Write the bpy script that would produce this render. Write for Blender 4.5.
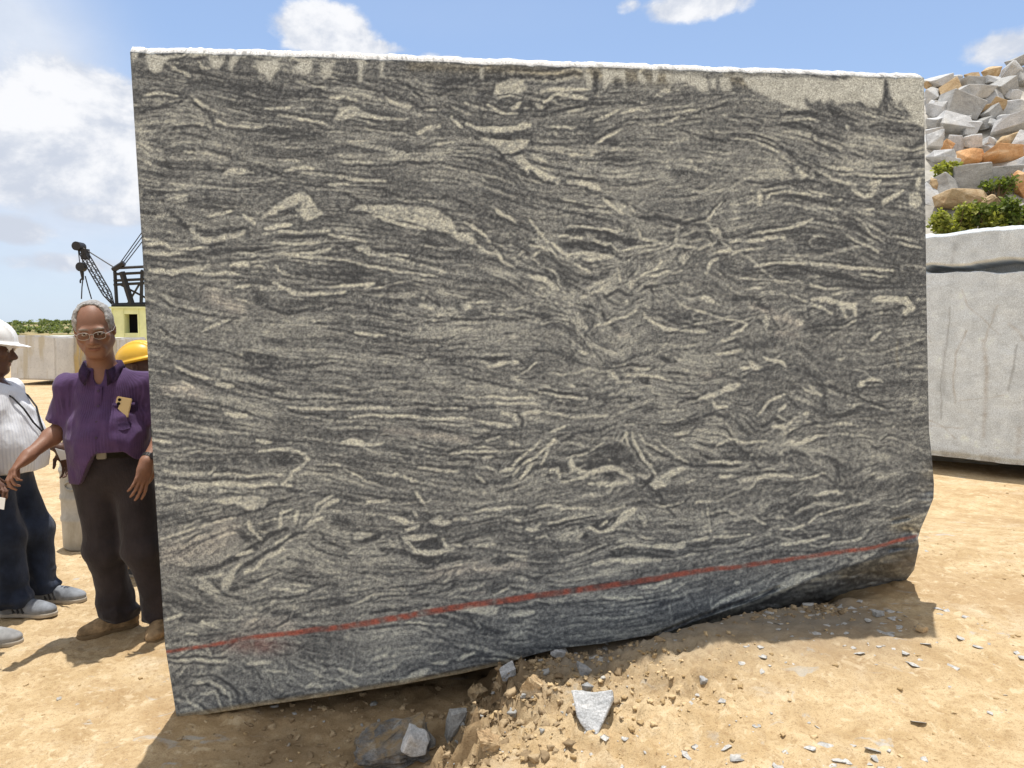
import bpy, bmesh, math, random
import numpy as np
from mathutils import Vector, Matrix
from mathutils import noise as mnoise

# ------------------------------------------------------------------ camera, sky, sun, exposure
for o in list(bpy.data.objects): bpy.data.objects.remove(o)
SC = bpy.context.scene
COL = SC.collection
FPX, CAMH, PITCH = 710.0, 1.56, math.atan(51/710.0)
cam_d = bpy.data.cameras.new("camera"); cam_d.sensor_width = 36.0; cam_d.lens = 36.0*FPX/1024
cam_d.clip_start = 0.05; cam_d.clip_end = 5000
cam = bpy.data.objects.new("camera", cam_d); COL.objects.link(cam)
cam.location = (0, 0, CAMH); cam.rotation_euler = (math.pi/2-PITCH, 0, 0)
SC.camera = cam
def ray(px, py):
    a = (np.asarray(px, float)-512)/FPX; b = (384-np.asarray(py, float))/FPX
    cp, sp = math.cos(PITCH), math.sin(PITCH)
    return a, cp+b*sp, -sp+b*cp
def at(px, py, Y):                      # the point seen at a pixel, at distance Y in front of the camera
    a, y, z = ray(px, py); k = Y/y
    return Vector((float(a*k), float(Y), float(CAMH+z*k)))
def gx(px, Y): return (px-512)/FPX*Y/ (math.cos(PITCH))   # rough world x

SUN_EL, SUN_AZ = 84.0, -2.0               # almost overhead, a little behind the block
wd = bpy.data.worlds.new("World"); SC.world = wd; wd.use_nodes = True
SKY_STRENGTH, SUN_STRENGTH = 0.15, 4.2
sd = bpy.data.lights.new("sun", 'SUN'); sd.energy = SUN_STRENGTH; sd.angle = math.radians(0.5); sd.color = (1.0, 0.955, 0.88)
so = bpy.data.objects.new("sun", sd); COL.objects.link(so)
sdir = Vector((math.sin(math.radians(SUN_AZ))*math.cos(math.radians(SUN_EL)), math.cos(math.radians(SUN_AZ))*math.cos(math.radians(SUN_EL)), math.sin(math.radians(SUN_EL))))
so.rotation_euler = sdir.to_track_quat('Z', 'Y').to_euler(); so.location = (0, 6, 20)
SC.view_settings.view_transform = 'Standard'; SC.view_settings.look = 'None'
SC.view_settings.exposure = 0.3; SC.view_settings.gamma = 1.0; SC.view_settings.use_curve_mapping = False
SC.cycles.max_bounces = 6; SC.cycles.diffuse_bounces = 4

class NT:                                # tiny node-tree helper
    def __init__(s, tree): s.t = tree; s.n = tree.nodes; s.l = tree.links
    def new(s, typ, **kw):
        n = s.n.new(typ)
        for k, v in kw.items(): setattr(n, k, v)
        return n
    def put(s, sock, v):
        if isinstance(v, bpy.types.NodeSocket): s.l.new(v, sock)
        elif v is not None: sock.default_value = v
    def math(s, op, a, b=None, c=None, clamp=False):
        n = s.new('ShaderNodeMath', operation=op, use_clamp=clamp)
        s.put(n.inputs[0], a)
        if b is not None: s.put(n.inputs[1], b)
        if c is not None: s.put(n.inputs[2], c)
        return n.outputs[0]
    def mix(s, f, a, b, mode='MIX'):
        n = s.new('ShaderNodeMix', data_type='RGBA', blend_type=mode)
        s.put(n.inputs['Factor'], f)
        s.put(n.inputs[6], a if isinstance(a, bpy.types.NodeSocket) else (*a, 1) if len(a) == 3 else a)
        s.put(n.inputs[7], b if isinstance(b, bpy.types.NodeSocket) else (*b, 1) if len(b) == 3 else b)
        return n.outputs[2]
    def noise(s, vec, scale, detail=3.0, rough=0.55, dist=0.0, out='Fac'):
        n = s.new('ShaderNodeTexNoise'); s.put(n.inputs['Vector'], vec)
        n.inputs['Scale'].default_value = scale; n.inputs['Detail'].default_value = detail
        n.inputs['Roughness'].default_value = rough; n.inputs['Distortion'].default_value = dist
        return n.outputs[out]
    def ramp(s, f, a, b, lo=0.0, hi=1.0):
        n = s.new('ShaderNodeMapRange'); n.interpolation_type = 'SMOOTHSTEP'
        s.put(n.inputs[0], f); s.put(n.inputs[1], a); s.put(n.inputs[2], b); s.put(n.inputs[3], lo); s.put(n.inputs[4], hi)
        return n.outputs[0]
    def mapping(s, vec, scale=(1, 1, 1), rot=(0, 0, 0), loc=(0, 0, 0)):
        n = s.new('ShaderNodeMapping'); s.put(n.inputs[0], vec)
        n.inputs['Scale'].default_value = scale; n.inputs['Rotation'].default_value = rot; n.inputs['Location'].default_value = loc
        return n.outputs[0]

# sky: Nishita plus clouds that live on the sphere of directions
w = NT(wd.node_tree); w.n.clear()
sky = w.new('ShaderNodeTexSky', sky_type='NISHITA'); sky.sun_disc = False
sky.sun_elevation = math.radians(SUN_EL); sky.sun_rotation = math.radians(SUN_AZ)
sky.altitude = 600; sky.air_density = 1.0; sky.dust_density = 1.2; sky.ozone_density = 1.6
tc = w.new('ShaderNodeTexCoord'); sep = w.new('ShaderNodeSeparateXYZ'); w.l.new(tc.outputs['Generated'], sep.inputs[0])
az = w.math('ARCTAN2', sep.outputs[0], sep.outputs[1]); el = w.math('ARCSINE', sep.outputs[2])
cmb = w.new('ShaderNodeCombineXYZ'); w.put(cmb.inputs[0], az); w.put(cmb.inputs[1], w.math('MULTIPLY', el, 1.35)); ae = cmb.outputs[0]
n1 = w.noise(ae, 4.2, 7.0, 0.60, 0.25); n2 = w.noise(ae, 15.0, 6.0, 0.65, 0.1)
nn = w.math('ADD', w.math('MULTIPLY', n1, 0.62), w.math('MULTIPLY', n2, 0.38))
def blob(px, py, wx, wy, amp):           # a cloud centred on a direction, with half widths (radians)
    a, y, z = ray(px, py); A = math.atan2(a, y); E = math.asin(z/math.sqrt(a*a+y*y+z*z))
    dx = w.math('DIVIDE', w.math('SUBTRACT', az, A), wx/FPX); dy = w.math('DIVIDE', w.math('SUBTRACT', el, E), wy/FPX)
    d = w.math('SQRT', w.math('ADD', w.math('MULTIPLY', dx, dx), w.math('MULTIPLY', dy, dy)))
    return w.math('MULTIPLY', w.ramp(d, 1.25, 0.15), amp)
def maxall(L):
    r = L[0]
    for q in L[1:]: r = w.math('MAXIMUM', r, q)
    return r
cumulus = maxall([blob(105, 145, 170, 78, .80), blob(20, 165, 130, 56, .74), blob(125, 110, 60, 40, .6), blob(325, 34, 74, 36, .74), blob(375, 48, 60, 15, .55), blob(440, 58, 60, 9, .45),
                  blob(690, 6, 85, 20, .62), blob(630, 6, 24, 14, .5), blob(1010, 44, 52, 24, .62), blob(6, 228, 50, 22, .66), blob(60, 262, 90, 14, .46), blob(180, 120, 120, 60, .5), blob(-120, 120, 200, 80, .6), blob(1200, 60, 160, 60, .6), blob(105, 214, 80, 18, .62)])
veil = maxall([blob(-30, 60, 150, 130, 1.0), blob(20, 60, 80, 70, .8), blob(110, 70, 70, 60, .35), blob(70, 190, 170, 90, .9), blob(70, 250, 170, 60, .7), blob(450, 15, 200, 30, .2), blob(60, 290, 260, 40, .45)])
CLW = 5.6
fill_cl = w.math('MULTIPLY', w.ramp(w.noise(tc.outputs['Generated'], 2.2, 6, .6), .18, .44), w.ramp(w.math('ABSOLUTE', az), .75, 1.1))  # clouds out of view, spread and whitened to cut the blue fill light
cu_raw = w.math('ADD', cumulus, w.math('MULTIPLY', w.math('SUBTRACT', nn, 0.5), 1.5))
cu = w.ramp(cu_raw, 0.33, 0.56)
ve = w.math('MULTIPLY', w.math('ADD', veil, w.math('MULTIPLY', w.math('SUBTRACT', n1, .5), .5)), veil, clamp=True)
ve = w.math('MULTIPLY', ve, 1.25, clamp=True)
skyc = w.mix(0.30, sky.outputs[0], (CLW*.45, CLW*.60, CLW*.88))
n3 = w.noise(w.mapping(ae, (1, 1, 1), (0, 0, 0), (.012, -.035, 0)), 4.2, 7.0, 0.60, 0.25)
shade = w.ramp(w.math('ADD', w.math('ADD', w.math('MULTIPLY', n2, .45), w.math('MULTIPLY', w.math('SUBTRACT', n1, n3), 2.2)), w.math('MULTIPLY', cu_raw, .22)), .16, .58)
c_cu = w.mix(shade, (CLW*.62, CLW*.67, CLW*.77), (CLW*.93, CLW*.94, CLW*.97))
c_ve = w.mix(n2, (CLW*.58, CLW*.66, CLW*.80), (CLW*.78, CLW*.84, CLW*.95))
hz = w.ramp(el, 0.24, -0.02, 0.0, 0.75)
base = w.mix(hz, skyc, (CLW*.62, CLW*.74, CLW*.90))
c = w.mix(ve, base, c_ve); c = w.mix(w.math('MULTIPLY', fill_cl, .95), c, (CLW*.84, CLW*.85, CLW*.88)); c = w.mix(cu, c, c_cu)
bg = w.new('ShaderNodeBackground'); w.l.new(c, bg.inputs[0]); bg.inputs[1].default_value = SKY_STRENGTH
wo = w.new('ShaderNodeOutputWorld'); w.l.new(bg.outputs[0], wo.inputs[0])

# ------------------------------------------------------------------ helpers
def tag(o, label=None, cat=None, group=None, kind=None):
    if label: o['label'] = label
    if cat: o['category'] = cat
    if group: o['group'] = group
    if kind: o['kind'] = kind
    return o
def link(name, me, mat=None, parent=None, smooth=False):
    o = bpy.data.objects.new(name, me); COL.objects.link(o)
    if mat is not None:
        for m in (mat if isinstance(mat, (list, tuple)) else [mat]): me.materials.append(m)
    if parent is not None: o.parent = parent
    if smooth: me.polygons.foreach_set('use_smooth', [True]*len(me.polygons))
    return o
def empty(name, loc=(0, 0, 0), rz=0.0):
    o = bpy.data.objects.new(name, None); COL.objects.link(o); o.location = loc; o.rotation_euler = (0, 0, rz); o.empty_display_size = .1
    return o
def mesh_np(name, V, F, attr=None, attrname='Col'):
    V = np.asarray(V, np.float32); F = np.asarray(F, np.int32); k = F.shape[1]
    me = bpy.data.meshes.new(name); me.vertices.add(len(V)); me.vertices.foreach_set('co', V.ravel())
    me.loops.add(F.size); me.loops.foreach_set('vertex_index', F.ravel())
    me.polygons.add(len(F)); me.polygons.foreach_set('loop_start', np.arange(0, F.size, k, dtype=np.int32))
    me.update(calc_edges=True); me.validate()
    if attr is not None:
        a = me.color_attributes.new(attrname, 'FLOAT_COLOR', 'POINT')
        c4 = np.ones((len(V), 4), np.float32); c4[:, :attr.shape[1]] = attr; a.data.foreach_set('color', c4.ravel())
    return me
def grid_faces(nr, nc):
    i = np.arange(nr*nc).reshape(nr, nc)
    return np.stack([i[:-1, :-1], i[:-1, 1:], i[1:, 1:], i[1:, :-1]], -1).reshape(-1, 4)
def bm_obj(name, bm, mat, parent=None, smooth=False):
    me = bpy.data.meshes.new(name); bmesh.ops.recalc_face_normals(bm, faces=bm.faces); bm.to_mesh(me); bm.free()
    return link(name, me, mat, parent, smooth)
def add_box(bm, c, s, R=None):
    M = Matrix.Translation(Vector(c)) @ (R.to_4x4() if R else Matrix.Identity(4)) @ Matrix.Diagonal((*s, 1))
    return bmesh.ops.create_cube(bm, size=1.0, matrix=M)['verts']
def add_bar(bm, p, q, r, seg=6, r2=None):
    p = Vector(p); q = Vector(q); d = q-p
    if d.length < 1e-6: return
    M = Matrix.Translation((p+q)/2) @ d.to_track_quat('Z', 'Y').to_matrix().to_4x4()
    bmesh.ops.create_cone(bm, cap_ends=True, segments=seg, radius1=r, radius2=r if r2 is None else r2, depth=d.length, matrix=M)
def add_poly_tube(bm, pts, r, seg=6):
    for a, b in zip(pts[:-1], pts[1:]): add_bar(bm, a, b, r, seg)
# value noise in numpy
def _h(ix, iy, iz, s):
    n = (ix.astype(np.int64)*374761393 + iy.astype(np.int64)*668265263 + iz.astype(np.int64)*2147483647 + s*974634777) & 0xffffffff
    n = ((n ^ (n >> 13))*1274126177) & 0xffffffff
    n = ((n ^ (n >> 16))*2246822519) & 0xffffffff
    return ((n ^ (n >> 15)) & 0xffffff)/float(0xffffff)*2-1
def vn2(x, y, s=0):
    ix, iy = np.floor(x), np.floor(y); fx, fy = x-ix, y-iy; z = np.zeros_like(ix)
    fx = fx*fx*fx*(fx*(fx*6-15)+10); fy = fy*fy*fy*(fy*(fy*6-15)+10)
    a = _h(ix, iy, z, s)*(1-fx)+_h(ix+1, iy, z, s)*fx; b = _h(ix, iy+1, z, s)*(1-fx)+_h(ix+1, iy+1, z, s)*fx
    return a*(1-fy)+b*fy
def fbm2(x, y, oct=4, s=0, gain=.5):
    r = 0; a = 1; t = 0
    for k in range(oct): r = r+a*vn2(x*2**k+k*17.3, y*2**k-k*9.1, s+k); t += a; a *= gain
    return r/t
def vn3(x, y, z, s=0):
    ix, iy, iz = np.floor(x), np.floor(y), np.floor(z); fx, fy, fz = x-ix, y-iy, z-iz
    fx, fy, fz = [f*f*(3-2*f) for f in (fx, fy, fz)]
    r = 0
    for dx in (0, 1):
        for dy in (0, 1):
            for dz in (0, 1):
                r = r+_h(ix+dx, iy+dy, iz+dz, s)*(fx if dx else 1-fx)*(fy if dy else 1-fy)*(fz if dz else 1-fz)
    return r
def sstep(a, b, x):
    t = np.clip((x-a)/(b-a), 0, 1); return t*t*(3-2*t)

# ------------------------------------------------------------------ materials
def new_mat(name, rough=.8, spec=.3):
    m = bpy.data.materials.new(name); m.use_nodes = True; t = NT(m.node_tree)
    b = t.n['Principled BSDF']; b.inputs['Roughness'].default_value = rough; b.inputs['Specular IOR Level'].default_value = spec
    return m, t, b
def plain(name, col, rough=.8, spec=.3, var=.15, scale=8., bump=0., metal=0., bscale=None):
    m, t, b = new_mat(name, rough, spec); tcn = t.new('ShaderNodeTexCoord'); v = tcn.outputs['Object']
    n = t.noise(v, scale, 5, .6)
    c = t.mix(t.ramp(n, .3, .7), tuple(x*(1-var) for x in col), tuple(min(1, x*(1+var)) for x in col))
    t.l.new(c, b.inputs['Base Color']); b.inputs['Metallic'].default_value = metal
    if bump:
        bn = t.new('ShaderNodeBump'); bn.inputs['Strength'].default_value = bump; bn.inputs['Distance'].default_value = .01
        t.l.new(t.noise(v, bscale or scale*4, 4, .6), bn.inputs['Height']); t.l.new(bn.outputs[0], b.inputs['Normal'])
    return m
def stone(name, c_dark, c_mid, c_lite, scale=6., dust=None, bump=.5, grain=90., rnd=.25, top=None):
    m, t, b = new_mat(name, .85, .25); tcn = t.new('ShaderNodeTexCoord'); v = tcn.outputs['Object']
    oi = t.new('ShaderNodeObjectInfo')
    off = t.new('ShaderNodeVectorMath', operation='SCALE'); t.put(off.inputs[0], (13., 7., 5.)); t.l.new(oi.outputs['Random'], off.inputs['Scale'])
    ad = t.new('ShaderNodeVectorMath', operation='ADD'); t.l.new(v, ad.inputs[0]); t.l.new(off.outputs[0], ad.inputs[1]); v = ad.outputs[0]
    n = t.noise(t.mapping(v, (1, 1, 2.2), (.5, .3, 0)), scale, 6, .62, .8)
    c = t.mix(t.ramp(n, .3, .52), c_dark, c_mid); c = t.mix(t.ramp(n, .5, .72), c, c_lite)
    g = t.noise(v, grain, 3, .7); c = t.mix(1., c, t.mix(t.ramp(g, .3, .7), (.72,)*3, (1.2,)*3), 'MULTIPLY')
    if dust:
        c = t.mix(t.math('MULTIPLY', t.ramp(t.noise(v, scale*.5, 4, .6), .45, .65), dust[3]), c, dust[:3])
    if top:                              # earth lying on the upward faces
        ge = t.new('ShaderNodeNewGeometry'); sx = t.new('ShaderNodeSeparateXYZ'); t.l.new(ge.outputs['Normal'], sx.inputs[0])
        c = t.mix(t.math('MULTIPLY', t.ramp(t.math('ADD', sx.outputs[2], t.math('MULTIPLY', t.noise(v, scale*2, 4, .6), .8)), top[3], top[3]+.35), .85), c, top[:3])
    rv = t.math('ADD', t.math('MULTIPLY', oi.outputs['Random'], rnd), 1-rnd/2)
    hs = t.new('ShaderNodeHueSaturation'); t.l.new(rv, hs.inputs['Value']); t.l.new(c, hs.inputs['Color'])
    t.l.new(hs.outputs[0], b.inputs['Base Color'])
    bn = t.new('ShaderNodeBump'); bn.inputs['Strength'].default_value = bump; bn.inputs['Distance'].default_value = .02
    t.l.new(t.noise(v, scale*6, 6, .7), bn.inputs['Height']); t.l.new(bn.outputs[0], b.inputs['Normal'])
    return m
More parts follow.
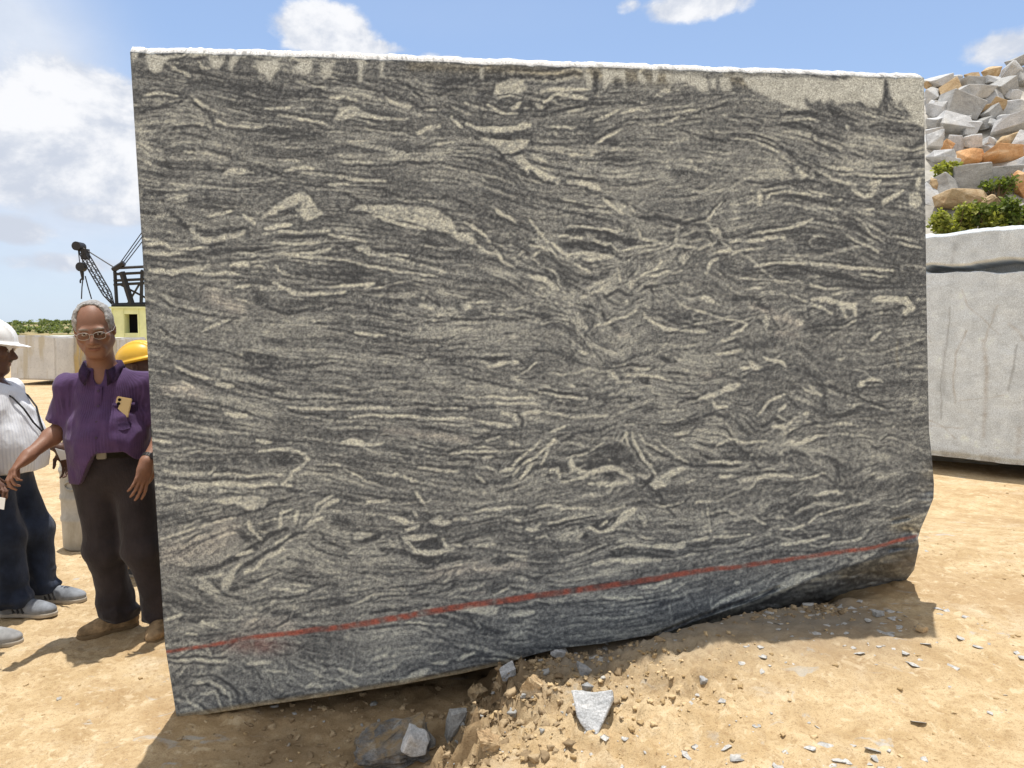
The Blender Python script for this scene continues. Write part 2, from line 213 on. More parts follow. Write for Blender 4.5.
# ------------------------------------------------------------------ the swirling pattern of the stone
# bands of the gneiss, traced: L/D light and dark band, l/d the same but diffuse, P/Q light and dark lens,
# p diffuse light lens, k diffuse pinkish, C smooth pale lime run, O ochre stain, number = width
BANDS = """
T 130 40 5.12
C 95,75 230,88 190,120 165,160 130,168 100,150
C 400,85 480,83 485,105 450,140 410,130
C 520,95 560,92 562,115 540,140 524,168 514,140
C 638,108 755,98 765,150 740,180 712,204 690,175 655,165
C 870,105 930,105 925,150 900,178 870,170 842,150
C 970,105 1024,105 1024,180 985,190 970,150
C 12,66 48,66 40,95 14,100
L14 80,285 150,270 240,285
L10 200,120 240,155 310,180
D14 160,130 230,100 300,80
D14 260,120 310,160 390,160
D10 340,100 400,80
L14 350,110 370,140 400,140
D16 240,290 300,300 350,330 420,400 430,450
L10 320,280 370,340
D14 60,370 200,330 300,300
l80 40,410 160,380 280,360 380,400
D16 130,470 250,450 330,440 400,450
l30 230,530 350,525 480,545
d30 180,560 320,570
L12 280,570 340,575 420,590 500,610
D10 300,556 340,566
P 470,685 510,650 570,650 630,685
l70 50,480 80,560 110,650
L12 440,410 500,430 580,440 680,440
d40 300,210 450,250 600,250
d60 200,640 400,650
l12 600,260 650,300
l25 860,210 940,230 1000,250
D12 850,190 940,230 1024,210
D14 880,260 960,250 1024,270
L12 760,380 860,400 960,420 1020,440
L10 690,350 820,345
D14 880,370 960,350 1020,340
D14 700,480 780,510 900,490 1020,460
L10 760,610 880,620
L16 800,665 900,650 930,660
D10 660,640 760,690 820,720
L12 880,680 1024,690
l14 640,730 780,700
l20 230,740 300,750
T 330 40 5.12
C 145,110 175,110 165,150 158,215 145,220 148,160
C 250,115 270,115 265,170 255,170
C 768,145 780,145 775,200 768,195
C 0,105 25,105 12,130 0,132
O50 420,135 600,140 800,150 1024,155
D16 0,200 80,210 160,230 230,260 330,290 400,310 460,350 560,350
l50 60,250 140,270 200,290
L20 0,295 80,290 130,310
P 20,410 50,345 110,335 180,370 260,390 400,400 400,410 260,408 180,400 120,390 60,410
L18 280,300 340,330 400,340
D14 340,200 400,230 460,290 480,330
l50 480,280 530,290 580,300
D20 560,290 640,240 700,200 860,200 1000,190
d40 560,230 660,210
l24 425,208 440,210
l40 700,260 730,270
P 840,280 850,225 920,200 1000,205 1010,240 970,275 900,280
L8 860,295 920,288 970,300
L14 810,330 850,360 900,380 950,380
L18 930,355 970,325
d30 850,330 950,340 1010,330
D14 590,340 680,400 750,450 830,530 880,590 940,690 1000,760
L26 700,420 760,450 850,460 950,455 1024,440
D20 820,490 900,495 1024,485
P 760,490 850,510 1024,510 1000,550 940,575 880,585 830,535
D12 880,590 960,580 1024,560
P 940,600 990,590 1024,640 1024,690 970,650
L24 450,480 500,450 560,440
L16 620,400 680,440
L8 630,350 720,380
L12 480,360 540,360
l70 60,610 200,615 350,600 500,590 650,580 800,575
D14 60,640 250,640 400,620 560,630 700,660 850,690
d20 0,580 60,560 300,560 560,540 640,520
l16 100,520 230,520
L10 520,540 640,525
L14 0,690 120,710 300,720
L14 0,735 100,735
D12 130,740 290,765
L10 480,705 580,720
T 530 40 5.12
C 270,155 308,155 305,235 280,230
C 370,155 480,155 490,230 475,200 440,180 400,215 385,240 372,230
C 550,165 575,180 605,220 590,235 555,205
C 625,168 655,165 650,215 630,220
C 700,175 900,185 915,260 880,270 800,215 750,205 720,230 700,200
C 930,195 955,195 950,260 930,250
C 975,195 1024,195 1024,270 985,265
O40 0,165 250,165
O70 320,165 700,200
D28 330,165 330,270
D16 440,190 450,240
P 630,290 690,245 725,240 735,265 690,280
D20 0,190 130,190 220,165 280,160
L18 60,260 180,250 300,245
L22 140,275 220,285 290,300
D10 110,285 160,310 250,310
L14 70,320 130,285 200,240
P 20,320 50,320 75,345 45,355
D16 0,330 20,350 0,365
D14 50,310 90,350 60,370
D14 0,400 100,380 200,350 300,330 450,320 560,320
L14 330,410 400,385 450,360
L12 460,380 560,350
D12 350,500 430,450 490,410 600,400 740,400 860,370 960,340 1024,320
L10 560,430 680,430 760,395
L10 750,370 870,350
L16 340,530 400,490 470,460
L10 100,445 230,450
L10 120,470 130,490
d60 150,500 300,480 420,550
d40 100,600 300,610 560,600
l40 580,470 720,520 850,500
D12 740,450 860,490 1000,520
L12 140,570 200,590 320,590
P 15,580 60,585 90,625 30,615
l60 380,690 520,680 680,680
l50 900,610 1020,600
l30 700,640 830,640
L28 0,650 60,690 150,720
D16 0,700 80,715 130,735
L24 200,720 300,740 350,765
D10 180,735 250,740 300,765
L14 280,350 200,370
T 730 40 5.12
C 0,190 75,190 80,215 120,260 230,300 330,340 390,350 380,290 420,330 460,310 480,330 520,300 560,330 620,320 670,300 700,330 750,330 770,290 775,200 800,200 815,270 850,320 870,300 910,360 950,430 985,460 1002,440 1002,203
D26 785,205 790,300 800,360
O60 0,200 100,220
D22 230,400 300,375 380,370 440,385 480,410
D16 250,430 350,430 410,450 420,510
L12 330,410 400,405 450,420
d40 420,500 480,550 560,590
D44 505,345 560,375 600,400
P 590,435 610,440 615,465 600,465
d30 580,540 650,600 730,650 800,660
D12 720,440 780,425 840,460 960,470
d30 900,540 920,600 980,520
l100 620,520 700,480 800,560
L22 510,650 560,655 620,665
L12 560,690 650,690 780,700 900,690
P 325,650 350,640 400,690 370,710
P 405,665 420,660 435,705 420,705
d30 420,600 450,640
L14 480,690 560,730 640,750
L20 710,740 770,725 730,765
L26 960,760 970,710
l80 50,680 150,690 240,650 280,700
L10 0,500 120,520 220,560 300,620
D12 0,480 150,490 240,530 320,600
D20 180,750 300,725 400,720 520,750
d50 30,380 150,420
d40 760,680 900,650 980,640
T 130 190 5.12
P 660,150 680,120 800,40 880,0 920,30 980,120 900,160 860,120 880,60 780,100
D26 760,120 830,110 800,90
L20 690,200 760,190 820,175
L12 400,135 470,125 520,110
L12 580,130 630,175
D20 190,110 250,150 300,200
D14 340,180 370,210 500,205 600,200
P 300,195 330,195 360,240 440,240 590,205 590,225 480,260 380,275 330,250
D14 400,290 480,270
L12 80,245 150,250
L20 100,270 170,270 210,300
L12 210,300 310,300 400,290
L18 80,320 200,325 280,315
d60 420,320 560,320 700,300
L10 730,270 850,275 1024,265
L12 760,215 900,215 1024,210
L18 760,325 850,330 940,320 1024,300
L10 850,335 940,340 1024,350
D16 740,240 900,240 1024,235
L12 260,400 380,400
L24 110,415 200,420 300,415
L14 300,418 400,425 560,430
L22 520,385 560,380 610,385
L8 630,390 660,378 690,395
L16 740,395 760,420 810,435
L20 740,475 780,505 850,530 940,535 1024,535
k80 420,550 500,590 560,610
L10 540,555 600,570 640,585
L18 540,495 610,490
d60 560,460 680,500 660,560
l30 180,545 260,590 350,610 420,640
D14 130,530 200,580 300,620 400,640 560,660
l20 150,650 250,660 330,655
L14 370,720 440,690 500,670
D16 700,600 780,630 900,620 1024,600
l80 700,700 850,680 1000,680
D12 150,700 230,760
L12 200,40 300,30
D20 70,30 180,20
d50 900,420 960,460 1020,480
d30 830,570 960,570
T 330 190 5.12
D14 270,0 400,40 500,40 600,35 680,65 760,110 900,150
P 100,95 150,75 300,70 440,85 560,100 620,140 660,210 640,250 600,215 500,200 420,170 300,140 200,110
D10 170,112 260,125 350,155 430,175 500,200 600,215
L18 220,130 300,150 400,185 490,205
P 640,220 720,220 750,260 740,285 700,275 650,255
L14 690,170 740,200 790,230 820,265
L14 750,280 800,310 860,330 880,370 930,390
L8 820,280 860,320 875,365
l30 790,400 850,420 960,435 1020,440
L16 830,80 860,115 920,145 950,165
L14 0,230 80,240 180,270
P 115,295 190,280 230,320 300,330 300,345 200,340 150,320
L10 300,330 400,335
l14 230,285 330,295 430,290
D18 440,310 490,340 540,350 630,345
L10 0,350 80,360 200,395 330,415 450,430 550,450
L18 0,500 120,490 220,475
L18 180,495 230,475
L12 0,535 80,525
D8 0,590 120,590 240,590
l22 170,540 300,540 440,550
D20 280,570 380,575 460,590
L14 460,590 530,605
D12 500,545 560,590 610,620
l40 560,520 640,530 690,545
P 665,585 720,575 730,600 690,612
L12 730,575 830,570
l24 320,640 410,640
L10 840,640 930,640
L10 520,640 620,640
D16 620,655 760,660 900,665 1024,660
D10 170,690 260,710 350,715 420,725
L12 130,730 210,740 280,750
D10 80,725 150,750
L14 930,350 990,320
L10 990,340 1020,350
l40 930,530 1024,540
L10 890,590 930,615 990,600
l24 120,640 125,680
l10 640,385 720,385
L24 570,425 590,427
d60 40,470 150,430 100,400
d60 480,260 600,290 700,330
l160 500,720 800,720 1000,720
T 530 190 5.12
L14 370,45 410,80 470,125
d40 100,60 250,70 400,110
L8 170,45 300,70 400,90
D14 140,100 280,130 400,160
D36 190,215 300,215 420,230 540,260
D36 170,285 280,290 430,285
L8 200,185 340,205 440,210
L8 190,240 300,255 420,265 480,300
L12 150,245 200,235
L24 270,350 330,340 430,325
L14 200,330 350,320 440,318
L10 490,295 560,290 630,280
L8 540,200 560,245 650,260
L14 120,280 160,310 200,340
L10 100,290 160,360
L16 0,290 60,295 110,320
L10 0,150 30,190 100,270
L14 10,350 60,320
L10 60,380 20,360
L30 0,440 60,450 150,495
l110 0,540 100,540 200,590
l60 200,630 260,700
d40 100,420 220,470 280,520
d40 270,620 330,610
d40 0,640 100,660
L8 220,385 310,415
P 510,490 540,465 580,455 560,490 530,505
L10 560,470 610,440 650,400
L14 640,410 660,370 650,350
P 750,350 810,320 830,345 790,380 760,370
L14 700,310 780,290 840,285 870,300 940,260
L14 950,315 1024,315
D20 560,130 700,140 800,170 900,120 1000,50
L10 850,160 920,120 980,60
P 910,200 950,185 975,210 930,225
D10 880,200 920,260
L20 910,420 930,370 960,350
L14 450,400 480,480
P 480,570 510,550 500,590
L8 750,570 830,600 900,625 1024,650
d60 750,640 900,680
L20 590,655 640,690 730,710 830,725 900,725
D14 660,630 760,680 880,700 960,720
L12 340,700 440,660 540,640
L16 880,555 970,575
k24 470,740 500,740
D12 400,560 470,530 540,540
D12 560,420 520,450
D12 300,440 380,470
D12 600,520 680,480 760,470
L12 360,520 420,500
L12 250,560 330,530
L12 620,450 700,420
L12 720,440 780,410
T 730 190 5.12
L22 150,10 155,80
L14 190,45 210,20 280,10 370,18 470,40
L10 400,0 480,25 530,40
L20 630,0 690,35 740,20 730,0
L28 780,65 830,40 880,10
P 920,80 910,20 960,10 980,60 950,95
L14 508,98 520,98
L16 558,58 575,52
L10 690,98 730,95
l30 10,70 40,130 20,190
L12 120,225 250,205 360,175 420,155
D10 100,240 220,225 330,200
L16 0,270 100,260 200,250 280,245
L10 0,340 80,310 170,290
l20 290,270 320,300 290,340
d80 380,230 500,250 600,320
D12 650,160 680,220 760,260 900,300
D12 740,170 800,220 980,240
L10 600,230 700,290 760,320
L8 860,270 990,300
L8 680,170 720,230 800,270
L16 130,380 250,370 370,380 500,385 650,395 830,410
L10 680,425 800,445
d50 100,410 300,410 560,440 700,470
L8 60,450 220,460 330,465
L10 400,485 500,515 570,510
D8 420,520 560,522
L10 300,540 400,570 480,605 520,625
L24 420,555 510,565 570,580 590,635
L24 560,580 640,590 650,640
L38 740,560 820,560 890,570 930,600 900,630
d30 760,610 860,600
L12 765,630 780,630
L10 95,508 140,502 180,508
k40 120,595 170,605 210,625
k50 240,650 290,650 345,690
k40 250,735 300,735 340,745
P 180,690 205,650 220,690 195,725
L10 0,650 60,670 90,690 60,720 0,740
d50 0,690 60,695
D12 480,750 600,680 700,640 820,610 990,580
L10 560,700 650,660
l14 800,720 900,685 990,680
L14 720,765 770,730
d40 380,640 450,620
D10 230,640 260,700 230,740
T 140 340 5.12
Q 510,90 560,60 640,75 780,120 700,140 580,130
D14 220,30 330,40 420,55 520,90
l40 600,40 680,50 780,80
L16 180,130 250,165 340,190 400,205
l20 300,120 450,165 560,190 700,225 800,270
L20 390,225 480,240
D14 180,140 260,190 360,230
D10 480,240 600,270 720,300 860,310
k60 130,250 220,250 300,280
L14 210,210 270,245
D14 60,260 160,300 260,320 400,330 500,360 600,390
l80 330,290 450,310 560,350 680,380
d60 200,350 330,380 440,430
L24 440,380 540,390
l20 50,360 190,370
l24 50,410 180,420 330,440
l50 340,450 450,480 540,490
D14 60,470 200,500 300,520 450,540 600,560
L14 60,510 150,525
L14 590,575 700,560 780,560 840,580 860,610 830,650 780,680 780,700 740,730
d60 300,610 500,610 760,620
Q 620,610 740,590 810,600 790,640 700,660 620,650
L14 120,675 250,690 360,680 380,650
L10 380,685 560,690 720,695
D14 100,710 300,715 500,710 700,710
L20 80,740 200,760 300,740 460,735 600,745 780,740
l40 870,610 890,680 960,720
L20 600,515 670,525
L10 760,340 840,355 1020,350
D12 760,360 860,380 960,380
L12 900,630 1020,640
D12 420,135 600,150 760,140 1000,120
d30 680,500 800,520
T 340 340 5.12
D14 200,75 260,68 330,80 400,90 600,95 740,100 860,80
D12 350,15 400,15
D14 560,175 640,190 760,210 870,235 960,245
l70 500,230 700,240 860,265 1024,285
L10 640,290 800,290 1024,295
L10 700,320 1024,325
D18 270,335 420,330 560,335 800,345
D14 0,325 130,320 230,330
L14 60,350 250,345
L14 50,395 150,385 280,385 420,400 560,405 680,405 760,420
L22 740,415 830,435 880,440
k36 230,465 320,465 420,485 540,500 650,515
D10 400,440 500,460 650,485
L28 20,525 70,520 120,540
L12 120,540 220,535
L20 760,130 840,110 910,110
L20 840,365 900,380 910,420
L24 940,385 1024,370
D16 920,370 940,420 930,450
l30 890,190 950,240
L8 900,190 960,150 1000,110
L14 570,350 640,350
L12 570,580 700,575 850,570
L10 690,545 800,560
L10 730,520 820,495
D10 560,565 680,545 760,510
L12 730,610 780,600
L14 870,515 920,530
L12 880,640 940,590 1000,540 1024,520
L14 930,640 1024,580
L16 920,710 950,670 980,640
L10 880,700 910,650
L16 820,670 880,660
L14 760,650 800,670
D10 960,600 900,650
D10 940,660 900,710
L10 400,655 500,660
L14 480,665 600,670
d60 260,580 400,600 560,620
l60 0,680 100,720 200,760
L10 20,655 120,710 200,740
L14 200,680 300,690 380,720 480,740
L12 700,690 740,730
T 540 340 5.12
L24 200,70 235,75
D10 350,130 470,130 590,135 550,165
L12 480,150 560,148
P 340,140 370,150 400,195 390,205 355,175
L14 390,205 470,205
D20 510,210 570,215
L10 450,175 550,180 640,200
l60 700,100 750,80 760,110
D20 610,85 650,110 690,110
L12 140,230 170,240
D14 170,230 270,250
D14 0,260 130,270 250,310
L10 0,270 130,290 240,310
D14 290,310 380,290 470,300 510,295
D12 330,310 430,325 510,300
l30 470,330 530,320
L14 0,370 80,380 180,400 260,390 350,382
L10 50,490 150,440
L16 0,575 50,545 80,520
L16 15,620 30,590 40,575
L10 0,640 20,620
L10 130,610 200,590 260,560 320,530
D14 100,530 200,480 330,450 400,430
D10 60,520 130,490
Q 190,640 300,555 400,535 475,590 465,650 350,640 230,670
L14 450,470 440,500 460,550
L10 410,530 440,490 460,480
L18 480,480 500,550 540,620 590,660 605,690
L12 540,560 580,600 650,610
L10 600,510 660,560 720,610 760,625
L10 520,480 560,530 640,580
D12 560,540 640,590 690,610
D10 470,540 510,610 560,650
P 570,740 600,710 680,670 740,650 760,660 690,710 640,750 600,765
D14 530,750 580,710 620,670
D12 640,730 700,710
L24 240,690 320,665 380,660 440,680 480,710
L24 250,740 350,735 450,720
D18 330,695 400,690
L20 150,620 170,660 230,690
L20 50,670 100,660 110,700
D20 30,690 60,720
L14 120,720 240,700
L24 830,300 880,280 950,260 1024,235
D14 710,320 800,300 840,290
L14 890,310 910,345 960,340
d30 820,340 960,310 1010,320
D10 780,410 880,380 970,340
l60 620,350 720,360 740,400
L14 690,490 760,480
l40 800,500 1000,490
L14 900,530 1024,510
D14 820,570 880,600
k20 830,190 900,185
L16 900,80 1024,60
D10 920,70 1024,30
L14 860,620 1024,625
D16 700,620 800,640 1000,640
L14 750,740 800,720
L14 920,690 1000,700
T 740 340 5.12
P 40,110 70,115 120,155 70,160
L14 0,145 50,150
L18 120,105 160,120 200,115 230,135
P 600,245 620,215 640,210 640,235 620,250
L12 640,210 690,190 720,200
D10 640,225 700,200
D28 848,208 864,212
D20 850,208 862,212
L14 370,235 390,265 430,290
L12 340,250 400,280
D16 410,235 480,250 560,280 640,320 770,350
L10 520,330 610,335
l24 880,300 910,320 880,360
D16 180,280 240,290 300,340 330,350
L16 200,360 230,330
L14 180,435 230,440 270,410
L10 200,385 240,400
D14 120,440 200,400
L24 330,390 350,380
L16 90,390 140,330 220,280
l30 160,520 250,460 330,410
L14 0,525 100,520 150,510
D14 250,480 340,450 430,410
L22 240,530 310,525 370,508
L10 370,500 440,500
L10 528,430 534,432
L10 558,430 564,432
L12 636,460 646,458
L10 538,490 544,490
L10 568,490 574,492
L16 0,725 80,710 160,690 260,680
D10 0,700 100,680 250,660
L10 300,690 450,690
l40 640,680 720,690 800,670
D8 850,130 880,110
D8 880,155 930,150
D8 890,380 940,370
D8 770,140 790,138
D8 840,465 855,468
O8 808,0 808,140
d40 0,40 150,30
T 150 490 5.12
P 170,30 220,45 320,50 420,35 540,30 600,40 590,75 500,100 470,75 360,65 240,65
D10 480,110 560,90 640,60 760,20
L12 60,245 200,210 330,170 440,140
D14 300,170 420,130 500,110
d40 60,140 200,160 300,150
D10 40,250 150,230 260,190
k150 90,330 200,310 330,270 400,210
L22 500,160 530,210 570,245
L10 560,200 600,210
L24 670,125 670,185
L12 670,120 730,100
L18 760,105 755,170
d40 450,200 500,250 620,150
L14 840,110 850,80 940,30
L24 870,110 920,70 960,60
L20 800,190 830,160 890,140
D28 190,430 300,410 420,350 540,280 620,220 700,200
L18 440,330 520,310
D20 450,410 520,360 600,310 700,250 800,210
L18 490,420 560,375 620,330 680,300
L14 640,270 720,230
P 355,480 400,420 450,370 470,370 430,430 410,480 400,510 370,500
D14 310,460 340,490 400,530 490,555
L10 250,460 340,440 370,410
D16 220,490 280,540 330,570
L10 250,490 350,545
l30 270,490 330,520
D10 590,395 660,415 800,440 980,460
D14 680,455 780,465 870,490 960,490
D10 870,500 780,540 650,560
L10 720,480 820,495
L14 620,510 720,515 800,520
D8 690,350 780,365 860,380
D12 870,210 890,250 960,290 1020,310
D10 810,270 850,300 930,330 1020,350
l60 880,170 960,230 1020,270
d40 960,150 1020,170
l100 560,440 760,330 960,400
d40 540,610 700,640 860,650
l30 680,590 850,640 1000,590
k80 500,690 600,680 720,700
L12 80,660 160,640
L16 270,680 330,700
L14 180,740 240,750
d60 100,600 260,640
T 350 490 5.12
P 415,150 460,125 520,165 470,185 430,170
P 15,235 40,220 100,220 120,235 60,250 20,255
D24 60,265 130,250 150,240
L26 290,260 280,245 350,235 430,230
L24 290,260 330,305 400,320 470,310 530,295
L18 470,250 490,285 530,295
Q 320,255 440,245 475,290 400,300 340,290
D30 160,310 280,320 380,355 500,360 600,340
D14 250,240 270,300
l80 0,330 150,310 240,270
l50 100,360 300,370 420,420 560,400
k60 420,430 560,410 640,395 730,405
k40 740,405 830,390 890,380
D24 740,370 840,350
L12 810,325 850,345 910,345
L14 640,285 740,280
L10 530,270 600,290
L24 200,140 250,150 320,160
L16 530,150 600,145
L14 320,100 350,130
L16 340,20 390,75
L16 90,65 200,55
L14 280,200 360,180
L16 650,100 800,90 900,85
L16 950,85 1020,80
L20 900,200 940,205 970,180
L10 950,250 1000,240 1020,260
L20 840,150 870,155
D10 0,520 150,510 260,495 380,485 560,470 680,455
L12 0,580 120,540 300,530
L20 850,455 900,460
l30 860,490 980,510
L14 740,540 820,500
D14 820,500 880,520 920,540
k14 630,530 690,525
D20 100,630 250,610 400,590
L12 20,665 50,650
P 525,620 580,615 640,600 760,605 740,640 700,655 620,640
L28 820,640 870,635 930,632
D12 0,720 150,705 280,690 380,695 440,710
L10 280,680 400,685 500,695
l50 0,745 150,730 320,730
l14 850,690 960,650
L10 630,680 660,710
l30 480,740 600,720
l40 800,760 880,750
d40 780,580 1000,590
T 550 490 5.12
Q 215,180 240,150 300,130 335,150 330,190 270,205 225,200
L20 262,178 285,162
L22 200,190 260,215 320,205 350,170 400,110 440,85
L36 350,180 385,130 430,90
p 10,230 60,200 150,205 190,210 170,280 110,270 50,260
l50 90,360 160,330 210,310
D20 190,220 175,280
L14 280,110 340,90 380,75
L14 310,300 380,285 480,285 560,295
L26 540,290 640,290 690,290
L12 640,280 720,260 800,245
d40 320,330 480,320 620,330
L26 220,380 300,365 380,360
L20 380,370 460,365 560,365
L10 560,355 680,350 740,330
D10 200,330 280,290 350,250
L10 450,120 490,160 490,190
L10 470,110 500,160
l14 540,210 620,160 700,150
L10 460,240 540,245
L10 560,90 680,60
D12 640,80 680,62 730,40
L14 750,70 830,60
L12 920,110 960,120
l30 850,150 950,150
l16 780,205 900,210
L10 830,240 1020,230
L20 0,85 90,95
L12 100,95 200,90
L10 0,170 100,150 220,120
D12 0,190 120,160 230,130
L12 0,560 60,555
L12 280,545 380,560 470,550
L18 460,500 540,490 620,465
L10 620,520 690,480
L16 955,475 968,475
L12 410,620 430,620
L4 615,590 618,680
L4 830,540 832,620
L4 805,60 820,240
D12 450,765 560,735 650,700 740,660 850,620 940,580 1024,545
L18 840,600 900,560 1020,510
l50 330,740 380,745
T 740 490 5.12
L12 350,160 400,125 470,100 540,85 640,70
L14 380,20 450,10 540,20
L14 210,200 270,190 320,170
L12 60,130 120,165
L16 180,135 210,130
L16 210,280 300,265 450,230
D10 0,300 120,290
P 180,490 280,440 380,410 400,420 300,480 230,520 190,515
l14 10,500 100,470 200,430
D12 0,580 100,550 160,520 190,510
D10 800,150 860,140
D10 840,180 870,185
O70 800,190 930,160
O90 560,440 800,400
D8 780,300 870,295 920,285
L16 880,200 910,250
D20 500,480 600,440 820,380
D14 520,400 620,380
d80 420,600 300,620 100,680
T 150 640 3.103
L14 480,150 510,140 540,145
L20 780,130 830,105 860,95
L10 870,75 920,70
L8 140,140 190,130 240,170 260,210
L8 160,170 200,165 220,200
D8 120,150 180,140 240,180
D8 100,120 200,110 270,160 290,210
D8 130,190 170,210 210,240
L8 110,170 150,210 200,240
L10 300,70 380,70
L10 370,95 430,105
L10 580,120 640,145
L8 500,185 540,175
D8 50,55 150,60 240,55
L6 60,65 240,65
D6 50,75 240,78
L12 590,90 650,110
L8 690,60 740,40
L10 950,60 1010,40
"""
def parse_bands():
    out = []; ox = oy = 0; sc = 1
    for ln in BANDS.strip().split('\n'):
        f = ln.split()
        if f[0] == 'T': ox, oy, sc = float(f[1]), float(f[2]), float(f[3]); continue
        pts = np.array([[float(v) for v in q.split(',')] for q in f[1:]])/sc+(ox, oy)
        out.append((f[0][0], float(f[0][1:] or 0)/sc, pts))
    return out
PX0, PY0, PW, PH = 100, 28, 860, 724
def gblur(a, s):
    fy = np.fft.fftfreq(a.shape[0])[:, None]; fx = np.fft.rfftfreq(a.shape[1])[None]
    return np.fft.irfft2(np.fft.rfft2(a)*np.exp(-2*(math.pi*s)**2*(fx*fx+fy*fy)), a.shape)
def norm(a): return (a-a.mean())/a.std()
def seg_dist(X, Y, pts):
    d = np.full(X.shape, 1e9); tt = np.zeros(X.shape); L = 0
    ln = [np.hypot(*(pts[i+1]-pts[i])) for i in range(len(pts)-1)]; tot = sum(ln)+1e-9
    for i in range(len(pts)-1):
        a, b = pts[i], pts[i+1]; e = b-a; q = e@e+1e-9
        t = np.clip(((X-a[0])*e[0]+(Y-a[1])*e[1])/q, 0, 1)
        dd = np.hypot(X-a[0]-t*e[0], Y-a[1]-t*e[1]); m = dd < d
        d = np.where(m, dd, d); tt = np.where(m, (L+t*ln[i])/tot, tt); L += ln[i]
    return d, tt
def poly_sd(X, Y, pts):
    d, _ = seg_dist(X, Y, np.vstack([pts, pts[:1]])); ins = np.zeros(X.shape, bool); n = len(pts)
    for i in range(n):
        a, b = pts[i], pts[(i+1) % n]
        c = ((a[1] > Y) != (b[1] > Y)) & (X < (b[0]-a[0])*(Y-a[1])/(b[1]-a[1]+1e-12)+a[0]); ins ^= c
    return np.where(ins, -d, d)
def gneiss_pattern():
    rng = np.random.RandomState(5); S = parse_bands()
    yy, xx = np.mgrid[0:PH, 0:PW].astype(float); xx += PX0; yy += PY0
    # direction field of the foliation from the traced bands
    c2 = np.zeros((PH, PW)); s2 = np.zeros((PH, PW)); ww = np.zeros((PH, PW))
    for k, wd_, pts in S:
        if k in 'CPQpO': continue
        for a, b in zip(pts[:-1], pts[1:]):
            L = np.hypot(*(b-a)); n = max(2, int(L/2)); th = math.atan2(b[1]-a[1], b[0]-a[0])
            for t in np.linspace(0, 1, n):
                q = a+(b-a)*t; i, j = int(q[1]-PY0), int(q[0]-PX0)
                if 0 <= i < PH and 0 <= j < PW: c2[i, j] += math.cos(2*th); s2[i, j] += math.sin(2*th); ww[i, j] += 1
    C = Sn = 0; W = 0
    for sg, wt in ((4, 1.), (10, .8), (26, .6), (60, .35)):
        f = wt*sg*sg*6.28/ (sg**1.0*8)
        C = C+gblur(c2, sg)*f; Sn = Sn+gblur(s2, sg)*f
    C = C+.03; Sn = Sn+.003
    chaos = np.zeros((PH, PW))
    for cx, cy, r, a in ((620, 300, 70, 1.), (690, 250, 60, .7), (600, 370, 60, .6), (780, 330, 60, .7), (760, 400, 60, .8), (800, 440, 80, .8), (560, 440, 40, .5), (250, 690, 90, .8), (640, 470, 60, .5), (860, 470, 60, .6), (230, 600, 70, .4), (480, 600, 60, .4)):
        chaos = np.maximum(chaos, a*np.exp(-((xx-cx)**2+(yy-cy)**2)/(2*r*r*.6)))
    ang = .5*np.arctan2(Sn, C)+(.05+.60*chaos)*norm(gblur(rng.randn(PH, PW), 12))*.9+(.015+.26*chaos)*norm(gblur(rng.randn(PH, PW), 5))
    ux, uy = np.cos(ang), np.sin(ang)
    # smear noise along the foliation
    ns = [norm(gblur(rng.randn(PH, PW), s)) if s else rng.randn(PH, PW) for s in (.0, .55, 1.1, 2.6)]
    lens = (6, 34, 64, 100); acc = [n.copy() for n in ns]
    for sgn in (1, -1):
        x = xx-PX0; y = yy-PY0; dx, dy = ux*sgn, uy*sgn
        for st in range(max(lens)//2):
            i = np.clip(y, 0, PH-1).astype(np.int32); j = np.clip(x, 0, PW-1).astype(np.int32)
            vx, vy = ux[i, j], uy[i, j]; s = np.sign(vx*dx+vy*dy); s[s == 0] = 1
            dx, dy = vx*s, vy*s; x = x+dx*1.0; y = y+dy*1.0
            i = np.clip(y, 0, PH-1).astype(np.int32); j = np.clip(x, 0, PW-1).astype(np.int32)
            for k in range(4):
                if st < lens[k]//2: acc[k] += ns[k][i, j]
    acc = [norm(a) for a in acc]
    big = norm(gblur(rng.randn(PH, PW), 22))
    amp = .75+.35*np.clip(norm(gblur(rng.randn(PH, PW), 30)), -1.2, 1.5)
    v = amp*(.03*acc[0]+.075*acc[1]+.085*acc[2]+.09*acc[3])+.10*sstep(1.4, 2.1, acc[2])+.14*sstep(1.4, 2.0, acc[1])-.10*sstep(1.3, 1.9, -acc[1])-.10*sstep(1.2, 2.0, -acc[2])
    v = v-.09+.07*big
    v = v+.08*sstep(420, 560, yy)*sstep(420, 300, xx)+.10*np.exp(-(((xx-440)/170)**2+((yy-370)/50)**2))-.06*sstep(800, 880, xx)
    # traced bands, edges wobbling
    w1, w2 = norm(gblur(rng.randn(PH, PW), 6))*.6, norm(gblur(rng.randn(PH, PW), 6))*.45
    w3 = norm(gblur(rng.randn(PH, PW), 1.2))*.25
    pink = np.zeros((PH, PW)); cem = np.zeros((PH, PW)); och = np.zeros((PH, PW))
    patch = norm(gblur(rng.randn(PH, PW), 2.0))
    sp1 = norm(gblur(rng.randn(PH, PW), .7))
    # lesser bands between the traced ones: they run along the foliation, bending more where it is churned
    auto = []
